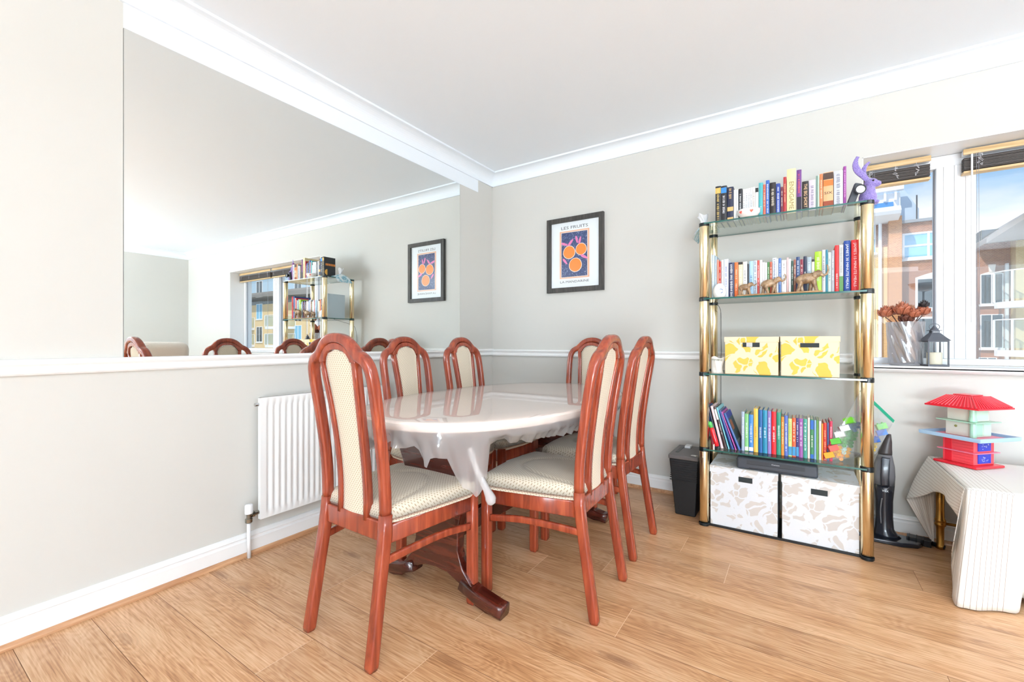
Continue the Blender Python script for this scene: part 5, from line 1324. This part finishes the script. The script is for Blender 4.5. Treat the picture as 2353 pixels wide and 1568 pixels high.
for (dx, dy, dz, s, m_, lab) in FL:
    s *= 1.2
    f = thing('artificial_flower', lab, 'flower', (vs0.x, .075, SZt), group='copper flowers in the crystal vase')
    mb = MB(); mb.tube(crom([(dx * .1, dy * .2, .014), (dx * -.2, dy * .1, .10), (dx * .35, dy * .5, .20), (dx, dy, dz - .012)], 5), .0026, 7); mb.build('stem', mStem, f, smooth=True)
    mb = MB(); c = V((dx, dy, dz))
    for ring, (np_, rr, tilt) in enumerate(((4, .007, .15), (6, .013, .4), (7, .019, .8))):
        for k in range(np_):
            a = 2 * PI * k / np_ + ring; vs = []
            d = V((math.cos(a), math.sin(a), 0)); si = V((-math.sin(a), math.cos(a), 0)); up = V((0, 0, 1))
            for u in range(5):
                for w_ in range(5):
                    q = -1 + u / 2; v = w_ / 4; wdt = .009 * (1 + ring * .35) * math.sin(PI * min(.15 + v * .75, 1)); 
                    r_ = rr * (.35 + .65 * v ** .7 * (1 + .25 * tilt)); h_ = .030 * v * (1.1 - .45 * tilt) - .003 * ring
                    p = c + d * r_ * s + si * wdt * q * s + up * (h_ + .003 * math.sin(5 * q + 3 * ring) * v) * s - V((0, .35 * h_, 0))
                    vs.append(p)
            mb.add(vs, [(u * 5 + w_, (u + 1) * 5 + w_, (u + 1) * 5 + w_ + 1, u * 5 + w_ + 1) for u in range(4) for w_ in range(4)])
    mb.build('petals', m_, f, smooth=True, solid=.0012)
lc = ony(2147, 848, .022); lx = lc.x
lan = thing('lantern', 'small dark grey metal lantern with glass sides on the window sill', 'lantern', (lx, .022, SZt), rz=R(12))
lan.scale = (.96, .96, 1.05)
mLan = M('lantern grey metal', (92, 96, 104), .4, metal=.3)
hb = .041
mb = MB(); mb.bb((-hb - .003, -hb - .003, 0), (hb + .003, hb + .003, .008)); mb.build('base', mLan, lan, bevel=.001)
for sx_ in (-1, 1):
    for sy_ in (-1, 1): MB().bb((sx_ * hb - .003, sy_ * hb - .003, .0081), (sx_ * hb + .003, sy_ * hb + .003, .124)).build('corner_post', mLan, lan)
mb = MB()
for a, b in (((-hb, -hb - .002), (hb, -hb + .002)), ((-hb, hb - .002), (hb, hb + .002)), ((-hb - .002, -hb), (-hb + .002, hb)), ((hb - .002, -hb), (hb + .002, hb))): mb.bb((a[0], a[1], .118), (b[0], b[1], .124))
mb.build('top_frame', mLan, lan)
mb = MB()
for s in (-1, 1): mb.bb((-hb + .003, s * hb - .0004, .0082), (hb - .003, s * hb + .0004, .1178)); mb.bb((s * hb - .0004, -hb + .003, .0082), (s * hb + .0004, hb - .003, .1178))
mb.build('glass_panes', mGlass, lan)
mb = MB(); k1, k2 = .050, .018; vs = [(-k1, -k1, .1242), (k1, -k1, .1242), (k1, k1, .1242), (-k1, k1, .1242), (-.034, -.034, .142), (.034, -.034, .142), (.034, .034, .142), (-.034, .034, .142), (-k2, -k2, .162), (k2, -k2, .162), (k2, k2, .162), (-k2, k2, .162)]
mb.add(vs, [(3, 2, 1, 0), (8, 9, 10, 11)] + [(i, (i + 1) % 4, 4 + (i + 1) % 4, 4 + i) for i in range(4)] + [(4 + i, 4 + (i + 1) % 4, 8 + (i + 1) % 4, 8 + i) for i in range(4)])
mb.bb((-.016, -.016, .162), (.016, .016, .173)); mb.bb((-.023, -.023, .173), (.023, .023, .176)); mb.lathe([(.019, .176), (.012, .186), (.004, .198), (0, .199)], n=16); mb.build('roof', mLan, lan)
mb = MB()
for k in range(3):
    mb.lathe([(.0022, -.0168), (0, -.0168)], (-.008 + k * .008, 0, .167), 8, axis=1, cap=False)
mb.build('vent_holes', mPVC, lan)
mb = MB(); mb.tube([(.022 * math.cos(a), 0, .192 + .016 * math.sin(a)) for a in [2 * PI * k / 24 for k in range(24)]], .0016, 6, closed=True); mb.build('ring', mLan, lan, smooth=True)
cn = thing('candle', 'thick ivory candle standing inside the grey lantern', 'candle', (lx, .022, SZt + .0088))
MB().lathe([(.029, 0), (.030, .002), (.030, .060), (.027, .062), (0, .060)], n=28).build('wax', M('ivory wax', (238, 230, 208), .5), cn, smooth=True)
MB().tube([(0, 0, .0602), (.001, 0, .070)], .0008, 6).build('wick', mBlack, cn)

# ------------------------------------------------------------------ venetian blinds drawn up under the window head
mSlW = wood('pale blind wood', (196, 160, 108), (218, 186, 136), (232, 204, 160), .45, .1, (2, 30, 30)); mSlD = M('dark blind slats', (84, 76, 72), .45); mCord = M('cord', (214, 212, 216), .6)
def blind(x0, x1, label):
    b = thing('venetian_blind', label, 'blind', ((x0 + x1) / 2, .145, 2.02), group='wooden venetian blinds'); w = (x1 - x0) / 2
    MB().bb((-w, -.022, -.030), (w, -.014, -.001)).build('valance', mSlW, b, bevel=.002)
    MB().bb((-w + .003, -.0135, -.030), (w - .003, .022, -.004)).build('headrail', mPVC, b)
    mb = MB(); n = 16
    for k in range(n):
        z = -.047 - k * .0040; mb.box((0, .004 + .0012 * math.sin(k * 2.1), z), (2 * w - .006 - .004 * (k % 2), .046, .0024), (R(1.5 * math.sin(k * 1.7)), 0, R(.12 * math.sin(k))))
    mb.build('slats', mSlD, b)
    MB().bb((-w + .002, -.020, -.126), (w - .002, .028, -.114)).build('bottom_rail', mSlW, b, bevel=.002)
    mb = MB(); rnd = random.Random(int(x0 * 100))
    xs_ = [-w + .035, 0, w - .06] if w < .3 else [-w + .06, -w / 3, w / 3, w - .06]
    for x in xs_:
        for k in range(5):
            pts = [(x + rnd.uniform(-.012, .012), -.0235 + rnd.uniform(-.008, -.001), -.045 - .012 * k + rnd.uniform(-.008, .008)) for _ in range(4)]
            mb.tube(crom(pts, 4, closed=True), .0009, 5)
        mb.tube([(x, -.0245, -.028), (x, -.0245, -.05)], .0009, 5)
    mb.build('ladder_cords', mCord, b)
    mb = MB(); mb.tube([(-w + .055, -.026, -.03), (-w + .057, -.026, -.6), (-w + .06, -.03, -1.09)], .0009, 5); mb.tube([(-w + .048, -.026, -.03), (-w + .049, -.026, -.7), (-w + .048, -.026, -1.02)], .0009, 5); mb.build('pull_cords', M('grey cord', (150, 150, 158), .6), b)
    return b
blind(2.512, 2.803, 'wooden venetian blind drawn up over the narrow left window pane')
b2_ = blind(2.925, 3.80, 'wide wooden venetian blind drawn up over the middle window pane')
MB().tube([(-.4375 + .055 - .025, -.030, -.034), (-.4375 + .030, -.030, -.90)], .0042, 6).build('tilt_wand', mPVC, b2_)
blind(3.84, 4.69, 'wooden venetian blind drawn up at the right end of the window')

# ------------------------------------------------------------------ buildings outside
YB = 26.0
def q2_(px): return ony(px, 600, 27.0).x - .40
def brick(name, c1, c2, mortar, sc=1.0):
    m = M(name, c1, .85, spec=.1); t, b, n_, l_ = nodes(m)
    a = n_('ShaderNodeTexCoord'); s_ = n_('ShaderNodeSeparateXYZ'); cb = n_('ShaderNodeCombineXYZ'); l_(a.outputs['Object'], s_.inputs[0])
    l_(math_(t, 'ADD', s_.outputs[0], s_.outputs[1]), cb.inputs[0]); l_(s_.outputs[2], cb.inputs[1])
    bt = n_('ShaderNodeTexBrick'); bt.inputs['Scale'].default_value = 4.4 * sc; bt.inputs['Color1'].default_value = col(*c1); bt.inputs['Color2'].default_value = col(*c2); bt.inputs['Mortar'].default_value = col(*mortar)
    bt.inputs['Mortar Size'].default_value = .02; l_(cb.outputs[0], bt.inputs['Vector']); l_(bt.outputs[0], b.inputs['Base Color']); return m
mBr = brick('red brown brick', (170, 116, 88), (150, 98, 74), (184, 150, 124)); mYe = brick('yellow brick', (228, 198, 146), (218, 186, 134), (232, 208, 170)); mOb = brick('orange brick', (204, 144, 98), (188, 128, 86), (210, 168, 130))
mWF = M('white window frame', (240, 242, 246), .4); mBlue = M('blue curtain', (120, 186, 220), .7); mRoofG = M('grey roof soffit', (142, 136, 132), .8); mMet = M('pale metal cladding', (188, 206, 224), .5); mDkG = glassy('dark pane', (.25, .32, .36), ior=1.5, boost=.10)
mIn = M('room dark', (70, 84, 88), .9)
def bw(px, py, Y=YB): return ony(px, py, Y)
def building(name, label, cat='building', group=None): return thing(name, label, cat, (0, 0, 0), group=group)
def bwin(par, x0, x1, z0, z1, Y, cols=2, rows=1, glass=None, sill=True, arch=False):
    fw = (x1 - x0) * .045
    f = MB()
    f.bb((x0, Y - .05, z0), (x1, Y + .02, z0 + fw)); f.bb((x0, Y - .05, z1 - fw), (x1, Y + .02, z1))
    for k in range(cols + 1):
        xx = x0 + (x1 - x0 - fw) * k / cols; f.bb((xx, Y - .05, z0 + fw), (xx + fw, Y + .02, z1 - fw))
    for k in range(1, rows): zz = z0 + (z1 - z0) * k / rows; f.bb((x0 + fw, Y - .048, zz - fw / 2), (x1 - fw, Y + .018, zz + fw / 2))
    if sill: f.bb((x0 - .06, Y - .12, z0 - .10), (x1 + .06, Y, z0 - .001))
    fo = f.build('window', mWF, par)
    MB().bb((x0 + fw, Y - .015, z0 + fw), (x1 - fw, Y - .012, z1 - fw)).build('pane', glass or mDkG, fo)
    if arch:
        a_ = MB(); pts = [(x0, z1), (x1, z1)] + [(x1 - (x1 - x0) * k / 10, z1 + (x1 - x0) * .13 * math.sin(PI * k / 10)) for k in range(1, 10)]
        a_.prism(pts, 1, Y - .06, Y + .01); 
        xm = (x0 + x1) / 2; a_.prism([(xm - .09, z1 + (x1 - x0) * .12), (xm + .09, z1 + (x1 - x0) * .12), (xm + .13, z1 + (x1 - x0) * .12 + .35), (xm - .13, z1 + (x1 - x0) * .12 + .35)], 1, Y - .09, Y)
        a_.build('arch_stone', M('pale stone', (236, 226, 214), .8), par)
    return fo
b1 = building('apartment_block', 'red-brown brick block with blue-curtained windows seen through the narrow left pane')
x_l = bw(1960, 600).x; x_a = bw(2040, 600).x; x_b = bw(2070, 600).x; x_c = q2_(2240); zt = bw(2110, 508).z; zy = bw(2030, 567).z; G0 = -9
yw0, yw1 = x_l - 6, x_a - .25
m_ = MB(); m_.bb((x_b, YB + .3, G0), (x_c, YB + 5, zt)); m_.build('brick_wing', mBr, b1)
m_ = MB(); m_.bb((x_a, YB - .3, G0), (x_b, YB + 5, bw(2055, 500).z)); m_.build('orange_pier', mOb, b1)
m_ = MB(); m_.bb((yw0, YB + .1, G0), (x_a - .002, YB + 5, zy)); m_.build('yellow_brick_wall', mYe, b1)
m_ = MB(); m_.bb((yw0, YB + .1, zy + .002), (x_a - .002, YB + 5, bw(2030, 506).z)); m_.build('upper_brick_wall', mBr, b1)
MB().tube([(x_a - .30, YB - .02, G0), (x_a - .30, YB - .02, bw(2030, 505).z)], .075, 8).build('drainpipe', mWF, b1)
MB().bb((x_b, YB + .15, zt + .001), (x_c, YB + .5, zt + .14)).build('coping', M('grey coping', (150, 156, 164), .7), b1)
w0, w1 = bw(2073, 597, YB + .3), bw(2152, 530, YB + .3); bwin(b1, w0.x, w0.x + 1.95, w0.z, w1.z, YB + .3, 2, 2, mBlue)
w0, w1 = bw(2103, 712, YB + .3), bw(2152, 636, YB + .3); bwin(b1, w0.x, w0.x + 2.0, w0.z, w1.z, YB + .3, 2, 1, None, True, True)
w0, w1 = bw(2103, 830, YB + .3), bw(2152, 728, YB + .3); bwin(b1, w0.x, w0.x + 2.0, w0.z, w1.z, YB + .3, 2, 1, None, True, False)
w0 = bw(1985, 584, YB + .1); w1 = bw(2012, 516, YB + .1); bwin(b1, w0.x - .4, w1.x, w0.z, w1.z, YB + .1, 2, 2, mBlue)
# white roof storey with curved canopy and metal-clad stair tower
pr0, pr1 = bw(1990, 480), bw(2074, 430)
m_ = MB(); m_.bb((yw0, YB + .6, bw(2030, 500).z), (pr1.x, YB + 4, bw(2074, 434).z)); m_.build('roof_storey', mWF, b1)
m_ = MB(); zc0, zc1 = bw(2050, 456).z, bw(2050, 434).z
for k in range(26): m_.bb((pr1.x - .25 - k * .42, YB + .38, zc0), (pr1.x - .16 - k * .42, YB + .6, zc1))
m_.bb((yw0, YB + .3, zc1), (pr1.x + .1, YB + .6, zc1 + .25)); m_.build('roof_slats', mWF, b1)
MB().bb((yw0, YB + .52, bw(2050, 474).z), (bw(2057, 460).x, YB + .59, bw(2050, 458).z)).build('roof_glazing', M('sky blue glazing', (70, 140, 204), .2, coat=.5), b1)
m_ = MB(); zz0 = bw(2050, 500).z; zz1 = bw(2050, 484).z; pts = [(YB - 1.1, zz0 + .1), (YB - 1.0, zz0 - .05), (YB - .2, zz0 - .25), (YB + .6, zz0 - .3), (YB + .6, zz1 + .3), (YB - .3, zz1), (YB - .9, zz0 + .35)]
m_.prism(pts, 0, yw0, bw(2062, 490).x); m_.build('curved_canopy', mWF, b1)
m_ = MB(); xs0, xs1 = bw(2076, 480).x, bw(2122, 480).x; zt0, zt1 = bw(2080, 425).z, bw(2118, 468).z
m_.prism([(xs0, zt), (xs1, zt), (xs1, zt1), (bw(2088, 425).x, zt0), (xs0, zt0)], 1, YB + 1.0, YB + 4); m_.build('metal_tower', mMet, b1)
MB().tube([(bw(2115, 460).x, YB + .8, zt), (bw(2115, 460).x, YB + .8, bw(2115, 438).z)], .03, 6).build('aerial', mDkGrey, b1)

b2 = building('balcony_block', 'brick and cream apartment building with curved glass balconies and a grey roof')
Y2 = 27.0
def q2(px, py, Y=Y2): return ony(px, py, Y)
xw0, xw1 = q2(2240, 600).x, q2(2322, 600).x; xe = 66.0
MB().bb((xw0 - .38, Y2 - .2, G0), (xw0 - .02, Y2 + 6, q2(2240, 492).z)).build('corner_pier', mYe, b2)
MB().bb((xw0 - .018, Y2, G0), (xw1, Y2 + 6, q2(2250, 560).z)).build('brick_wall', mBr, b2)
MB().bb((xw1 + .002, Y2 - .6, G0), (xe, Y2 + 8, q2(2330, 580).z + .6)).build('cream_wall', mYe, b2)
zr0, zr1 = q2(2250, 565).z, q2(2325, 487).z
m_ = MB(); vs = [(xw0 - .0, Y2 - 1.6, q2(2250, 560, Y2 - 1.6).z), (xw1 + .3, Y2 - 2.2, q2(2325, 486, Y2 - 2.2).z), (xe, Y2 - 2.2, q2(2325, 486, Y2 - 2.2).z + .2), (xe, Y2 + 6, q2(2325, 486, Y2 - 2.2).z), (xw1, Y2 + 6, q2(2325, 486, Y2 - 2.2).z - .2), (xw0, Y2 + 6, q2(2250, 560, Y2 - 1.6).z)]
vs = vs + [(x, y, z + .22) for x, y, z in vs]
m_.add(vs, [(0, 1, 2, 3, 4, 5)[::-1], (6, 7, 8, 9, 10, 11)] + [(i, (i + 1) % 6, 6 + (i + 1) % 6, 6 + i) for i in range(6)]); m_.build('overhanging_roof', mRoofG, b2)
MB().bb((xw0 + .3, Y2 + .3, q2(2250, 590).z), (xe, Y2 + .4, q2(2325, 520).z)).build('top_storey_glazing', mDkG, b2)
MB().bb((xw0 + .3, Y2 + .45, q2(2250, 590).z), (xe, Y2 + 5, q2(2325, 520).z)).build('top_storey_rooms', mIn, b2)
for (a, b, c, d, arch) in ((2252, 2305, 628, 700, True), (2252, 2305, 722, 800, False), (2248, 2290, 822, 832, False)):
    w0, w1 = q2(a, d), q2(b, c); bwin(b2, w0.x, w1.x, w0.z, w1.z, Y2, 2, 1, None, True, arch)
MB().bb((q2(2308, 600).x, Y2 - .12, G0), (q2(2316, 600).x, Y2, q2(2310, 606).z)).build('drainpipe', mWF, b2)
for fl in range(4):
    z = q2(2340, 790).z - 2.9 + fl * 2.95
    for k in range(13):
        x = xw1 + 1.0 + k * 4.4
        if x + 1.6 > xe: continue
        bwin(b2, x, x + 1.5, z, z + 2.0, Y2 - .6, 2, 1, mBlue if (k + fl) % 3 == 0 else None, True, k == 0 and fl in (1, 2))
mBal = glassy('balcony glass', (.80, .92, .92), ior=1.5, whiten=.12, boost=.08)
def balcony(cx, r, z, hgt, a0, a1, ry=None, Yc=Y2 - .6):
    ry = ry or r; n = 18; A = [a0 + (a1 - a0) * k / n for k in range(n + 1)]
    P = [(cx + r * math.cos(a), Yc + ry * math.sin(a)) for a in A]
    m_ = MB(); m_.prism(P + [(P[-1][0], Yc), (P[0][0], Yc)], 2, z - .28, z); s_ = m_.build('balcony_slab', mWF, b2)
    g_ = MB(); g_.add([(x, y, z + .1) for x, y in P] + [(x, y, z + hgt) for x, y in P], [(i, i + 1, n + 2 + i, n + 1 + i) for i in range(n)]); g_.build('glass_screen', mBal, s_, smooth=True)
    p_ = MB()
    for i in range(0, n + 1, 3): p_.tube([(P[i][0], P[i][1], z + .001), (P[i][0], P[i][1], z + hgt + .05)], .045, 6)
    p_.tube([(x, y, z + hgt + .04) for x, y in P], .03, 6); p_.build('railing', mWF, s_)
zb1, zb2, zb0 = q2(2330, 690, Y2 - 2).z, q2(2330, 806, Y2 - 2).z, q2(2330, 585, Y2 - 2.4).z
cxb = q2(2330, 700).x + 1.8
for zb_, hg in ((zb1, 1.35), (zb2, 1.35), (zb0, 1.2)): balcony(cxb + (1.0 if zb_ == zb0 else 0), 2.6, zb_, hg, PI * 1.0, PI * 2, 1.7)
for k in range(1, 6):
    for zb_ in (zb1, zb2): balcony(cxb + k * 9.5, 2.4, zb_, 1.3, PI, 2 * PI, 2.0)
gr = MB().bb((-60, .6, G0 - .2), (90, 60, G0)).build('courtyard_ground', M('pale paving', (214, 210, 202), .9)); struct(gr)
